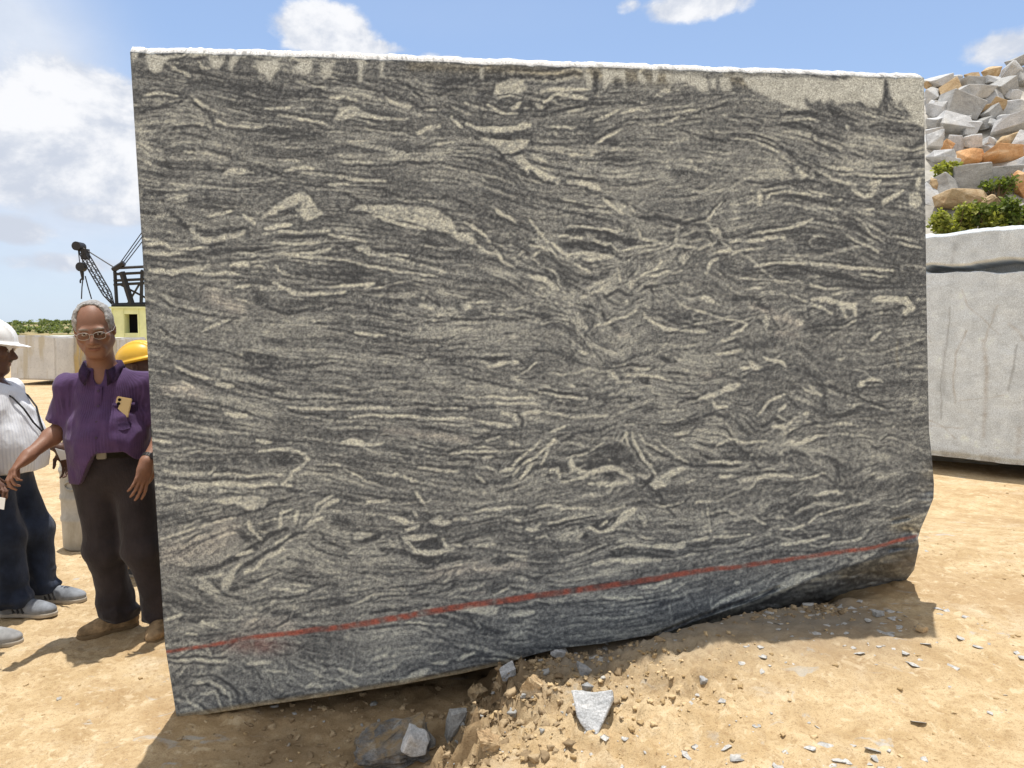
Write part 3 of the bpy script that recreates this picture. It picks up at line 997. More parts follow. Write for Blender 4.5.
    for q in range(1250):
        x, y = rng.uniform(20, PW-20), rng.uniform(12, PH-12); ch_ = chaos[int(y), int(x)]; L = int(rng.choice([5, 8, 14, 22])*(1-.35*ch_))+3; dth = rng.randn()*(.02+.16*ch_); a_ = ang[int(y), int(x)]; off = rng.randn()*(.015+.16*ch_); P_ = []
        for st in range(L):
            i, j = int(min(max(y, 0), PH-1)), int(min(max(x, 0), PW-1)); b_ = ang[i, j]
            if math.cos(b_-a_) < 0: b_ += math.pi
            a_ = math.atan2(math.sin(b_), math.cos(b_)); aa = a_+off; off += dth*.5; P_.append((x+PX0, y+PY0)); x += 4*math.cos(aa); y += 4*math.sin(aa)
        auto.append(('a' if rng.rand() < .56 else 'b', float(rng.choice([1.2, 1.6, 2.2, 3.6])*rng.uniform(.8, 1.3)), np.array(P_)))
    for q in range(70):
        while True:
            x, y = rng.uniform(20, PW-20), rng.uniform(12, PH-12)
            if rng.rand() < chaos[int(y), int(x)]+.04: break
        a_ = ang[int(y), int(x)]+rng.randn()*.3; ra, rb = rng.uniform(5, 15), rng.uniform(2.5, 6.); th = np.linspace(rng.rand()*6, rng.rand()*3+rng.uniform(4, 7), 14); ex, ey = ra*np.cos(th), rb*np.sin(th)
        auto.append(('a' if rng.rand() < .65 else 'b', rng.uniform(1.4, 2.8), np.stack([x+PX0+ex*math.cos(a_)-ey*math.sin(a_), y+PY0+ex*math.sin(a_)+ey*math.cos(a_)], -1)))
    S = S+auto
    order = {'a': .5, 'b': .5, 'l': 0, 'd': 0, 'k': 0, 'p': 0, 'D': 1, 'Q': 1, 'L': 2, 'P': 2, 'O': 3, 'C': 4}
    for k, wd_, pts in sorted(S, key=lambda q: order[q[0]]):
        mg = wd_*1.6+34
        x0, x1 = int(max(0, pts[:, 0].min()-PX0-mg)), int(min(PW, pts[:, 0].max()-PX0+mg)); y0, y1 = int(max(0, pts[:, 1].min()-PY0-mg)), int(min(PH, pts[:, 1].max()-PY0+mg))
        if x1 <= x0 or y1 <= y0: continue
        sl = (slice(y0, y1), slice(x0, x1)); X = xx[sl]+w1[sl]+w3[sl]; Y = yy[sl]+w2[sl]-w3[sl]
        if k in 'ab':
            d, t = seg_dist(X, Y, pts); hw = wd_*.5*(.3+.7*np.sin(np.pi*np.clip(t, .02, .98))**.7)*(1+.2*patch[sl]); m = sstep(1.1, -.9, d-hw)*(.45+.5*rng.rand()); T = (.50 if k == 'a' else -.52)+.1*sp1[sl]
            v[sl] = v[sl]*(1-m)+m*T; x = np.maximum(d-hw, 0); v[sl] += (-.12 if k == 'a' else .09)*np.sin(2*np.pi*x/(4.5+3*rng.rand()))*np.exp(-x/4.5)*np.sin(np.pi*np.clip(t, .04, .96))**.5
        elif k in 'LD':
            d, t = seg_dist(X, Y, pts); d = np.maximum(d-.0, 0); hw = wd_*.51*(.55+.45*np.sin(np.pi*np.clip(t, .02, .98))**.6)*(1+.16*patch[sl])
            m = sstep(1.3, -1.1, d-hw); T = .93 if k == 'L' else -.68; st = .95 if k == 'L' else .88
            v[sl] = v[sl]*(1-m*st)+m*st*(T+.10*acc[1][sl]+.16*sp1[sl])
            x = np.maximum(d-hw, 0); per = 4.6+4.2*rng.rand(); sg = -1. if k == 'L' else .75
            v[sl] += sg*.24*np.sin(2*np.pi*x/per)*np.exp(-x/(5.+5.*rng.rand()))*np.sin(np.pi*np.clip(t, .04, .96))**.4*(.7+.3*patch[sl])
        elif k in 'ldk':
            d, t = seg_dist(X, Y, pts); m = np.exp(-(d/(wd_*.55))**2*1.1); T = {'l': .40, 'd': -.46, 'k': .48}[k]
            v[sl] = v[sl]*(1-m*.62)+m*.82*(T+.10*patch[sl]+.14*acc[1][sl])
            if k == 'k': pink[sl] = np.maximum(pink[sl], m)
        elif k in 'PQp':
            d = poly_sd(X, Y, pts); m = sstep(1.4, -1.2, d) if k != 'p' else sstep(6, -4, d)
            T = {'P': .88, 'Q': -.62, 'p': .5}[k]
            v[sl] = v[sl]*(1-m*.80)+m*.80*(T+.13*patch[sl]+.16*sp1[sl])
            if k == 'P': v[sl] -= .16*np.exp(-((d-2.4)/2.2)**2)
        elif k == 'O':
            d, t = seg_dist(X, Y, pts); och[sl] = np.maximum(och[sl], np.exp(-(d/(wd_*.5))**2))
        else:
            d = poly_sd(X+w1[sl]*.6, Y+w2[sl]*1.2, pts); cem[sl] = np.maximum(cem[sl], sstep(2.0, -1.6, d))
    # fold the finished bands a little, then draw them out along the foliation
    aw = .3+1.9*chaos
    def bil(a, X, Y):
        X = np.clip(X, 0, PW-1.001); Y = np.clip(Y, 0, PH-1.001); i, j = Y.astype(int), X.astype(int); fx, fy = X-j, Y-i
        return a[i, j]*(1-fx)*(1-fy)+a[i, j+1]*fx*(1-fy)+a[i+1, j]*(1-fx)*fy+a[i+1, j+1]*fx*fy
    wx, wy = norm(gblur(rng.randn(PH, PW), 10)), norm(gblur(rng.randn(PH, PW), 8))
    wx2, wy2 = norm(gblur(rng.randn(PH, PW), 4)), norm(gblur(rng.randn(PH, PW), 4))
    v = bil(v, xx-PX0+aw*wx+.35*aw*wx2, yy-PY0+aw*.9*wy+.35*aw*wy2)
    sm = v.copy(); nsm = np.ones_like(v)
    for sgn in (1, -1):
        x = xx-PX0; y = yy-PY0; dx, dy = ux*sgn, uy*sgn
        for st in range(2):
            i = np.clip(y, 0, PH-1).astype(np.int32); j = np.clip(x, 0, PW-1).astype(np.int32)
            vx, vy = ux[i, j], uy[i, j]; s = np.sign(vx*dx+vy*dy); s[s == 0] = 1
            dx, dy = vx*s, vy*s; x = x+dx; y = y+dy; sm += bil(v, x, y); nsm += 1
    v = .85*v+.15*sm/nsm
    v = v+.04*acc[0]+.03*acc[1]+.09*sp1+.05*norm(gblur(rng.randn(PH, PW), 1.4))
    seam = sstep(.2, .9, norm(gblur(rng.randn(PH, PW), 14)))
    v = v-.16*seam*np.exp(-((acc[3]-.25)/.07)**2)
    v = v+.02*acc[1]+.05*norm(gblur(rng.randn(PH, PW), 1.0))
    v = v+.55*(v-gblur(v, 1.3))
    v = v*1.02-.05
    # red sprayed line
    red = np.array([(165, 652), (205, 646), (244, 639), (300, 632), (350, 626), (390, 619), (428, 612), (487, 603), (550, 594), (628, 583), (706, 570), (750, 565), (818, 555), (877, 547), (916, 536)], float)
    d, t = seg_dist(xx, yy+.5*w2, red)
    hw = np.interp(t, [0, .1, .3, .6, .8, 1], [1.2, 2.0, 2.9, 2.7, 1.9, 1.5])
    rm = sstep(1.0, -.8, d-hw)*np.clip(.80+.16*patch+.05*acc[0], .25, .95)
    rm = np.maximum(rm, .42*np.exp(-(((xx-255)/26)**2+((yy-645)/8)**2)))
    # value -> stone colour
    xp = [-1.2, -.62, -.3, 0., .3, .6, .9, 1.3]
    R = np.interp(v, xp, [.044, .062, .110, .190, .275, .380, .480, .55]); G = np.interp(v, xp, [.047, .066, .114, .193, .276, .375, .465, .53]); B = np.interp(v, xp, [.053, .073, .119, .190, .260, .335, .400, .44])
    c = np.stack([R, G, B], -1)
    warm = sstep(330, 640, yy)[..., None]*.6
    c = c*(1+warm*(np.array([1.03, 1.0, .95])-1))
    c = c*(1+.42*pink[..., None]*(np.array([1.10, .98, .96])-1))
    c = c*(1-.5*och[..., None])+.5*och[..., None]*c*np.array([1.15, .98, .68])
    cc = np.array([.45, .445, .405])*(1+.05*patch+.04*acc[3])[..., None]
    c = c*(1-.93*cem[..., None])+.93*cem[..., None]*cc
    rc = np.array([.27, .062, .038])*(1+.18*patch)[..., None]
    c = c*(1-rm[..., None])+rm[..., None]*rc
    c = .10*c.mean(-1, keepdims=True)+.90*c
    c = c*np.array([1.07, 1.165, 1.26])
    return np.clip(c, .01, .8).astype(np.float32)
PAT = gneiss_pattern()
def pat_at(px, py):
    x = np.clip(px-PX0, 0, PW-1.001); y = np.clip(py-PY0, 0, PH-1.001); i, j = y.astype(int), x.astype(int); fx, fy = (x-j)[..., None], (y-i)[..., None]
    return PAT[i, j]*(1-fx)*(1-fy)+PAT[i, j+1]*fx*(1-fy)+PAT[i+1, j]*(1-fx)*fy+PAT[i+1, j+1]*fx*fy

# ------------------------------------------------------------------ the great block
A0 = at(150, 384, 2.70); A1 = at(925, 384, 3.00)
PD = Vector((A1.x-A0.x, A1.y-A0.y, 0)).normalized(); PN = Vector((-PD.y, PD.x, 0))      # PN points away from the camera
LEAN = .085
def on_face(px, py, depth=0.):           # seen point on the plane of the sawn face, pushed `depth` behind it
    a, y, z = ray(px, py); t = (A0.x*PN.x+A0.y*PN.y+depth+LEAN*(A0.z-CAMH))/(a*PN.x+y*PN.y+LEAN*z)      # the face leans towards the camera a little
    return np.stack([a*t, y*t, CAMH+z*t], -1)
def curve(pts, n):
    pts = np.array(pts, float); L = np.r_[0, np.cumsum(np.hypot(*np.diff(pts, axis=0).T))]; s = np.linspace(0, L[-1], n)
    return np.stack([np.interp(s, L, pts[:, 0]), np.interp(s, L, pts[:, 1])], -1)
NU, NV = 800, 660
Bc = curve([(177, 719), (260, 706), (330, 696), (400, 685), (460, 674), (505, 664), (522, 658), (545, 652), (562, 648), (600, 644), (640, 637), (690, 632), (742, 628), (775, 622), (812, 613), (826, 606), (834, 600), (850, 597.5), (872, 594), (892, 588), (905, 582)], NU)
Tc = curve([(130, 51.5), (300, 56.5), (480, 63.5), (700, 70.5), (924, 78)], NU)
Lc = curve([(177, 719), (165, 645), (152, 440), (143, 260), (130, 51.5)], NV)
Rc = curve([(905, 582), (914, 570), (917, 556), (919, 546), (918, 538), (921, 528), (928, 512), (933.5, 498), (934, 484), (932, 460), (929, 430), (926.5, 300), (925, 180), (924, 78)], NV)
u = np.linspace(0, 1, NU)[None, :, None]; v_ = np.linspace(0, 1, NV)[:, None, None]
Pp = (1-v_)*Bc[None]+v_*Tc[None]+(1-u)*Lc[:, None]+u*Rc[:, None]-((1-u)*(1-v_)*Bc[0]+u*(1-v_)*Bc[-1]+(1-u)*v_*Tc[0]+u*v_*Tc[-1])
px, py = Pp[..., 0], Pp[..., 1]
# small chips nibbled along the borders
chip = fbm2(px*.06, py*.06, 4, 3)
edge_t = np.arange(NV)[:, None]
py = py+np.where(edge_t > NV-3, np.maximum(0, chip)*2.2, 0)
# below this line the stone is broken, not sawn: it falls back
brk = np.array([(440, 720), (500, 690), (560, 668), (600, 655), (638, 640), (690, 620), (740, 603), (777, 590), (830, 571), (880, 556), (912, 544), (940, 505)], float)
bd, bt = seg_dist(px, py, brk); below = py > np.interp(px, brk[:, 0], brk[:, 1]); bd = np.where(below & (px > 480), bd, 0)
dep = .0070*bd*sstep(0, 6, bd)+.003*np.maximum(bd-14, 0)
rn = fbm2(px*.022+py*.03, py*.05-px*.01, 5, 11, .55); rid = 1-np.abs(fbm2(px*.03, py*.06, 4, 21))
dep = dep+sstep(2, 12, bd)*(.030*rn+.045*(rid-.8))
# a slanting ledge and the notch at the right rim
dep = dep+.022*np.exp(-(seg_dist(px, py, np.array([(640, 641), (700, 617), (745, 601), (778, 588)], float))[0]/1.6)**2)
for q, a, s in ((((893, 521), (908, 518)), .016, 1.8), (((890, 549), (922, 546)), .02, 2.0), (((905, 532), (922, 534)), .03, 4.0)):
    dep = dep+a*np.exp(-(seg_dist(px, py, np.array(q, float))[0]/s)**2)
dep = dep+sstep(20, 0, 934-px)*sstep(455, 500, py)*sstep(560, 500, py)*.04*(1+rn)
# faint saw waviness of the flat part
dep = dep+.0010*fbm2(px*.01, py*.05, 3, 5)+.0004*fbm2(px*.5, py*.5, 2, 8)
# lower lip, left of the broken part: the saw stopped short and left a bevelled edge
lip = sstep(6., 0., (Bc[None, :, 1]-py))*sstep(540, 470, px)
dep = dep+lip*.014
XYZ = on_face(px, py, dep)
colr = pat_at(px, py)
och_l = lip[..., None]*(.75+.25*fbm2(px*.08, py*.2, 3, 6))[..., None]
colr = colr*(1-.8*och_l)+.8*och_l*np.array([.58, .48, .29])
brn = sstep(3, 14, bd)[..., None]*(.5+.5*fbm2(px*.03, py*.05, 3, 31))[..., None]
colr = colr*(1-.55*brn)+.55*brn*(np.array([.17, .15, .12])*(1+.5*rn[..., None]))
dk = sstep(4, 20, bd)*sstep(700, 600, px)*sstep(540, 600, px)*.45
front_V = XYZ.reshape(-1, 3); front_C = colr.reshape(-1, 3)
F = [grid_faces(NV, NU)[:, ::1]]
Vs = [front_V]; Cs = [front_C]; base_n = len(front_V)
idx = np.arange(base_n).reshape(NV, NU)
# chamfer along the top edge: white stone dust, in the sun
top = XYZ[-1]; pn = np.array(PN); up = np.array((0, 0, 1.))
nzz = fbm2(np.linspace(0, 60, NU), np.zeros(NU), 4, 2); nz2 = fbm2(np.linspace(0, 160, NU), np.ones(NU), 3, 4)
hgt = np.interp(np.linspace(0, 1, NU), [0, .3, .6, 1], [.026, .031, .028, .024])+.0035*nzz+.002*nz2
rows = [top+pn*(.003+.001*nz2)[:, None]+up*.0035, top+pn*(.011+.002*nzz)[:, None]+up*(hgt*.55)[:, None], top+pn*(.022+.004*nzz)[:, None]+up*hgt[:, None],
        top+pn*.30+up*(hgt+.012+.004*nz2)[:, None], top+pn*.8+up*(hgt+.012+.006*nzz)[:, None], top+pn*1.3+up*(hgt*.4)[:, None]]
prev = idx[-1]; off = base_n
wht = np.array([.58, .575, .56])
for k, r in enumerate(rows):
    r = r-np.array(PD)*(.85*((r-top)@pn))[:, None]*np.linspace(0, 1, NU)[:, None]
    Vs.append(r); cw = wht*(1+.10*nzz+.07*nz2)[:, None]*(np.where(nz2 < -.45, .55, 1)[:, None] if k < 2 else 1)
    if k == 0: cw = cw*.5+.3*front_C.reshape(NV, NU, 3)[-1]
    Cs.append(np.clip(cw, 0, .88)); cur = np.arange(off, off+NU); off += NU
    F.append(np.stack([prev[:-1], prev[1:], cur[1:], cur[:-1]], -1)); prev = cur
back_top = prev
# left side, underside and right side swept straight back, roughly broken
def sweep(line_idx, line_xyz, dirs, cols, close, skew=0.):
    global off
    prev = line_idx
    for k, (dv, dz, amp) in enumerate(dirs):
        n = len(line_idx); t = np.linspace(0, 40, n)
        V = line_xyz+pn*dv+up*dz+np.array(PD)*(skew*dv)*(np.linspace(0, 1, n)[:, None] if close == 1 else 1.)
        nse = amp*fbm2(t, np.full(n, k*3.1), 4, 40+close)
        V = V+(up[None]*nse[:, None] if close == 1 else np.array(PD)[None]*nse[:, None])
        Vs.append(V); Cs.append(np.tile(cols, (n, 1))*(1+.25*nse[:, None]/max(amp, 1e-6))); cur = np.arange(off, off+n); off += n
        F.append(np.stack([prev[:-1], prev[1:], cur[1:], cur[:-1]], -1)[:, ::-1]); prev = cur
    return prev
g = np.array([.16, .15, .13])
b_l = sweep(idx[:, 0], XYZ[:, 0], [(.05, 0, .0), (.4, 0, .004), (.9, 0, .004), (1.3, 0, .004)], g*1.2, 0)
b_b = sweep(idx[0], XYZ[0], [(.06, .004, .004), (.2, .0, .02), (.5, -.03, .03), (.9, -.02, .03), (1.3, .05, .03)], g*.9, 1, -.85)
b_r = sweep(idx[:, -1], XYZ[:, -1], [(.04, 0, .0), (.25, 0, .02), (.7, 0, .02), (1.3, 0, .02)], g*1.3, 2, -.85)
# back wall, a plain coarse sheet
cbk = np.array([np.r_[np.vstack(Vs)[b_l[0]]], np.vstack(Vs)[b_b[-1]], np.vstack(Vs)[back_top[-1]], np.vstack(Vs)[back_top[0]]])
Vs.append(cbk+pn*.01); Cs.append(np.tile(g, (4, 1))); F.append(np.array([[off, off+1, off+2, off+3]])); off += 4
block_me = mesh_np('granite_block', np.vstack(Vs), np.vstack(F), np.vstack(Cs))
m, t, b = new_mat('gneiss', .72, .28)
ca = t.new('ShaderNodeVertexColor', layer_name='Col'); tcn = t.new('ShaderNodeTexCoord'); ov = tcn.outputs['Object']
g1 = t.noise(ov, 280, 2, .7); vo = t.new('ShaderNodeTexVoronoi'); vo.inputs['Scale'].default_value = 290; t.l.new(ov, vo.inputs['Vector'])
sp = t.new('ShaderNodeSeparateColor'); t.l.new(vo.outputs['Color'], sp.inputs[0])
gr = t.math('ADD', t.math('MULTIPLY', t.ramp(g1, .28, .72), .6), t.math('MULTIPLY', sp.outputs[0], .55))
c = t.mix(1., ca.outputs[0], t.mix(gr, (.32, .32, .34), (1.68, 1.67, 1.65)), 'MULTIPLY')
t.l.new(c, b.inputs['Base Color'])
bn = t.new('ShaderNodeBump'); bn.inputs['Strength'].default_value = .35; bn.inputs['Distance'].default_value = .002
t.l.new(gr, bn.inputs['Height']); t.l.new(bn.outputs[0], b.inputs['Normal'])
granite_block = tag(link('granite_block', block_me, m, smooth=True), 'huge grey swirled gneiss block with a red sprayed line and a broken lower edge', 'stone block')
BOT = XYZ[0].copy()                      # the lower front edge, used to fit the ground under it
# ------------------------------------------------------------------ the ground, one sheet
def yface(x): return A0.y+(x-A0.x)*PD.y/PD.x+.09
_bx, _bz = BOT[:, 0].copy(), BOT[:, 2].copy(); _o = np.argsort(_bx); _bx, _bz, _by = _bx[_o], _bz[_o], BOT[_o, 1]
def H(x, y, fine=True):
    x = np.asarray(x, float); y = np.asarray(y, float); yf = yface(x)
    xt = -.06+(np.clip(y, 1.2, 3.4)-2.14)*.32
    jag = .05*fbm2(x*3+9, y*7, 3, 71)+.03*vn2(x*1, y*16, 73)
    m = sstep(-.40, .0, x-xt+jag)                      # 0 low yard on the left, 1 the raised bench on the right
    m = m*(.72+.28*sstep(-.3, .1, x-xt+jag))
    hr = .26+.105*sstep(.1, .75, x)-.06*sstep(2.5, 1.6, y)
    hr = hr+.035*np.exp(-((y-(yf-.36))/.24)**2)*sstep(.35, .8, x)*sstep(2.4, 1.5, x)
    zb = np.interp(x, _bx, _bz)
    yb = np.interp(x, _bx, _by); lowr = sstep(-.30, -.04, y-yb)*sstep(.0, .2, x)*sstep(1.7, 1.35, x)*sstep(1.6, 1.2, y-yf)
    hr = hr*(1-lowr)+np.minimum(hr, zb-.035+.012*fbm2(x*7, y*7, 3, 95))*lowr
    under = sstep(.04, .16, y-yb)*sstep(.0, .12, x-.02)*sstep(1.30, 1.15, x+.6*np.maximum(y-yf, 0))*sstep(1.6, 1.2, y-yf)
    hr = hr*(1-under)+(zb+.045)*under
    hr = hr-.22*sstep(3.8, 5.6, y)
    lo = -.015-.045*np.exp(-(((x+.75)/.55)**2+((y-2.75)/.45)**2))+.16*sstep(.35, .9, y-yf)*sstep(-1.15, -.7, x)*sstep(1.7, 1.2, y-yf)
    z = lo*(1-m)+hr*m
    z = np.where((x < -1.25), lo*1.0, z)
    far = np.hypot(x, y)
    z = z+.03*fbm2(x*.5, y*.5, 3, 51)*sstep(3., 7., far)+.25*fbm2(x*.05, y*.05, 3, 55)*sstep(12, 50, far)
    if fine:
        clod = np.exp(-(((x-.25)/.55)**2+((y-2.45)/.45)**2))
        steep = m*(1-m)*4
        z = z+.012*fbm2(x*2.3, y*2.3, 3, 5)+.009*fbm2(x*8, y*8, 4, 6)+.0055*fbm2(x*30, y*30, 3, 7)+.010*np.maximum(fbm2(x*13, y*13, 3, 8)-.12, 0)*2
        r1 = 1-np.abs(fbm2(x*6, y*6, 3, 15)); r2 = 1-np.abs(fbm2(x*15+3, y*15, 3, 16))
        z = z+clod*(.060*(r1-.75)+.070*(r2-.75)+.032*fbm2(x*34, y*34, 4, 17))+steep*(.16*(1-np.abs(fbm2(x*9, y*4, 3, 19))-.85)+.16*(r2-.8)+.11*fbm2(x*24, y*24, 4, 18))
        # churned hollow in the foreground
        q = np.exp(-(((x-.63)/.14)**2+((y-2.36)/.10)**2)); z = z-.028*q+.03*q*(r2-.7)
        z = z+.010*sstep(.5, .8, fbm2(x*1.3+4, y*1.3, 3, 91))*fbm2(x*28, y*28, 3, 93)
    return z
def axis(a, b, st, far, k=1.13):
    c = np.arange(a, b+st/2, st); L = []; R = []; s = st; x = a
    while x > -far: s = min(s*k, far*.1); x -= s; L.append(x)
    s = st; x = b
    while x < far: s = min(s*k, far*.1); x += s; R.append(x)
    return np.r_[L[::-1], c, R]
gxs = axis(-3.3, 2.5, .0125, 900); gys = axis(1.75, 4.6, .0125, 900)
GX, GY = np.meshgrid(gxs, gys); GZ = H(GX, GY)
xt = -.06+(np.clip(GY, 1.2, 3.4)-2.14)*.32; yfm = yface(GX)
shm = np.clip(1.25*np.exp(-((GY-yfm+.08)/.36)**2), 0, 1)*sstep(-.3, .3, GX)*sstep(1.75, 1.35, GX)            # grey stone dust plus the block's shade painted in at its foot
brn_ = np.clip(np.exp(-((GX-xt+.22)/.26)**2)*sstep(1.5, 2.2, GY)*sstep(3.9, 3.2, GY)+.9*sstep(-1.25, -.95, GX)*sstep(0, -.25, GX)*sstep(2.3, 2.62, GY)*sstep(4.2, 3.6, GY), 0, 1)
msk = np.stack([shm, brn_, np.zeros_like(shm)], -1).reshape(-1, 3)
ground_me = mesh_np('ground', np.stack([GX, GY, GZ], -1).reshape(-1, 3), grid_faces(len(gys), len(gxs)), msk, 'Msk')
def ground_mat(name, far=True):
    m, t, b = new_mat(name, .95, .1)
    ca = t.new('ShaderNodeVertexColor', layer_name='Msk'); sp = t.new('ShaderNodeSeparateColor'); t.l.new(ca.outputs[0], sp.inputs[0])
    tcn = t.new('ShaderNodeTexCoord'); v = tcn.outputs['Object']
    big = t.noise(v, .9, 5, .6); mid = t.noise(v, 5.5, 6, .65, .4); fine = t.noise(v, 42, 5, .7); gr = t.noise(v, 210, 3, .7)
    c = t.mix(t.ramp(mid, .3, .7), (.44, .315, .17), (.60, .465, .285))
    c = t.mix(t.math('MULTIPLY', t.ramp(big, .48, .70), .65), c, (.34, .22, .11))
    c = t.mix(t.math('MULTIPLY', t.ramp(t.noise(v, 2.6, 6, .68, .6), .52, .68), .6), c, (.56, .46, .32))
    c = t.mix(t.math('MULTIPLY', t.ramp(fine, .50, .66), .55), c, (.30, .19, .095))
    c = t.mix(t.math('MULTIPLY', t.ramp(gr, .52, .66), .62), c, (.22, .15, .085))
    hf = t.noise(v, 17, 5, .72, .5)
    c = t.mix(t.math('MULTIPLY', t.ramp(hf, .54, .66), .5), c, (.36, .25, .135)); c = t.mix(t.math('MULTIPLY', t.ramp(hf, .46, .34), .55), c, (.68, .56, .38))
    # pale grey rock flour in smears
    gm = t.math('MULTIPLY', t.ramp(t.noise(t.mapping(v, (1, 1.7, 1), (0, 0, .5)), 7.5, 5, .62, .9), .60, .70), t.ramp(t.noise(v, 1.1, 3, .5), .42, .6))
    c = t.mix(t.math('MULTIPLY', gm, .7), c, (.42, .43, .42))
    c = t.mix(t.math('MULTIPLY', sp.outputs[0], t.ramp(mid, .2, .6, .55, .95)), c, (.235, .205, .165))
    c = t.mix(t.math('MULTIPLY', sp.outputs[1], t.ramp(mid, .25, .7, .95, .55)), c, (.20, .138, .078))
    t.l.new(c, b.inputs['Base Color'])
    bn = t.new('ShaderNodeBump'); bn.inputs['Strength'].default_value = .9; bn.inputs['Distance'].default_value = .009
    t.l.new(t.math('ADD', t.math('MULTIPLY', fine, .6), t.math('MULTIPLY', gr, .5)), bn.inputs['Height']); t.l.new(bn.outputs[0], b.inputs['Normal'])
    return m
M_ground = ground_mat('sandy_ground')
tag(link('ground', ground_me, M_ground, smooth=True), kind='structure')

# ------------------------------------------------------------------ rocks
def rock_bm(sx, sy, sz, seed, boxy=.6, cuts=4, rough=.05, bev=.03, sub=1):
    r = random.Random(seed); bm = bmesh.new(); pts = []
    for a in (-1, 1):
        for b_ in (-1, 1):
            for c_ in (-1, 1):
                j = 1-boxy*.55
                pts.append(Vector((a*(1-r.random()*j), b_*(1-r.random()*j), c_*(1-r.random()*j))))
    for k in range(cuts):
        d = Vector((r.uniform(-1, 1), r.uniform(-1, 1), r.uniform(-1, 1))).normalized()
        pts.append(d*(1.0+.25*r.random()))
    vs = [bm.verts.new((p.x*sx, p.y*sy, p.z*sz)) for p in pts]
    bmesh.ops.convex_hull(bm, input=vs)
    bmesh.ops.delete(bm, geom=[v for v in bm.verts if not v.link_faces], context='VERTS')
    s = min(sx, sy, sz)
    if bev: bmesh.ops.bevel(bm, geom=list(bm.edges), offset=s*bev*2, segments=1, affect='EDGES', profile=.6)
    if sub:
        bmesh.ops.triangulate(bm, faces=bm.faces)
        bmesh.ops.subdivide_edges(bm, edges=bm.edges, cuts=sub, use_grid_fill=True)
        if sub > 1: bmesh.ops.triangulate(bm, faces=bm.faces)
        o = Vector((seed*1.7 % 50, seed*.3 % 50, 3))
        for v in bm.verts:
            v.co += v.co.normalized()*s*rough*2*(mnoise.noise(v.co/s*1.3+o)+.6*mnoise.noise(v.co/s*3.5+o)+(.5*abs(mnoise.noise(v.co/s*7+o)) if sub > 2 else 0))
    return bm
M_grey = stone('quarried_grey_stone', (.38, .39, .40), (.52, .53, .54), (.66, .67, .68), 4, dust=(.56, .53, .46, .35))
M_blue = stone('blue_grey_stone', (.17, .18, .19), (.28, .29, .30), (.46, .46, .46), 9, dust=(.45, .36, .22, .4))
M_tan = stone('weathered_tan_stone', (.33, .22, .12), (.46, .34, .20), (.60, .49, .34), 5)
M_orange = stone('iron_stained_orange_stone', (.40, .20, .085), (.55, .31, .145), (.62, .43, .26), 3)
M_dgrey = stone('drilled_dark_grey_stone', (.27, .27, .265), (.36, .36, .35), (.46, .46, .45), 5)
def rock(name, loc, size, seed, mat, label, rot=(0, 0, 0), group=None, cat='rock', **kw):
    o = bm_obj(name, rock_bm(size[0]/2, size[1]/2, size[2]/2, seed, **kw), mat)
    o.location = loc; o.rotation_euler = rot
    return tag(o, label, cat, group)
def gpt(px, py, it=30):                  # where the ray of a pixel meets the ground
    a, y, z = ray(px, py); lo, hi = .5, 400.
    ts = np.concatenate([np.arange(1.2, 8, .004), np.arange(8, 300, .1)])
    hz_ = H(a*ts, y*ts); k = np.argmax(CAMH+z*ts < hz_); t_ = ts[k]
    return Vector((float(a*t_), float(y*t_), float(hz_[k])))
def ground_rock(px, py, wpx, hpx, seed, mat, name, label, rot=(0, 0, 0), sink=.25, dscale=.8, **kw):
    p = gpt(px, py+hpx*.5); k = p.y/FPX; sx, sz = wpx*k, hpx*k*1.0
    return rock(name, (p.x, p.y+sx*dscale*.3, p.z+sz*(.5-sink)), (sx, sx*dscale, sz), seed, mat, label, rot, **kw)
ground_rock(391, 746, 92, 36, 12, stone('mottled_pit_stone', (.10, .105, .11), (.22, .22, .22), (.48, .46, .42), 11, dust=(.40, .30, .17, .6), bump=.9, top=(.36, .25, .12, 1.22)), 'rock', 'large broken grey and ochre rock lying in the hollow under the block', rot=(.1, -.05, .35), sink=.22, dscale=.75, rough=.22, sub=5, bev=.02, boxy=.6)
ground_rock(413, 747, 34, 36, 29, M_grey, 'rock', 'whitish angular stone leaning on the large rock under the block', rot=(.2, .5, .3), sink=.0, rough=.08, sub=2, boxy=.3)
ground_rock(456, 712, 20, 44, 71, M_dgrey, 'rock', 'dark upright slab of stone at the inner end of the hollow under the block', rot=(.1, .15, .4), sink=.3, dscale=.7, rough=.1, sub=2)
ground_rock(506, 672, 24, 15, 72, M_grey, 'rock', 'grey wedge of stone in the top of the bank under the block', rot=(.2, -.2, .5), sink=.3, rough=.1, sub=2)
ground_rock(536, 684, 30, 22, 73, M_tan, 'rock', 'tan lump in the shaded bank left of the half buried slab', rot=(.3, .2, 1.1), sink=.35, rough=.2, sub=3)
ground_rock(488, 742, 26, 18, 74, M_tan, 'rock', 'tan lump at the foot of the bank right of the large rock', rot=(.1, .3, .2), sink=.3, rough=.2, sub=3)
ground_rock(478, 690, 22, 20, 75, M_tan, 'rock', 'tan earthy lump high in the shaded bank next to the hollow', rot=(.4, .1, .8), sink=.3, rough=.2, sub=3)
ground_rock(360, 762, 16, 11, 31, M_tan, 'rock', 'small pale stone in front of the large rock under the block', rough=.1)
Yb = gpt(592, 733).y; bm = bmesh.new()
_pts = [(571, 690, .10), (590, 693, .09), (612, 690, .09), (613, 699, .07), (598, 734, -.01), (588, 735, .0), (577, 718, .03)]
_f = bm.faces.new([bm.verts.new(at(a_, b_, Yb+c_)) for a_, b_, c_ in _pts]); _r = bmesh.ops.extrude_face_region(bm, geom=[_f]); bmesh.ops.translate(bm, verts=[v for v in _r['geom'] if isinstance(v, bmesh.types.BMVert)], vec=(.012, .055, -.03))
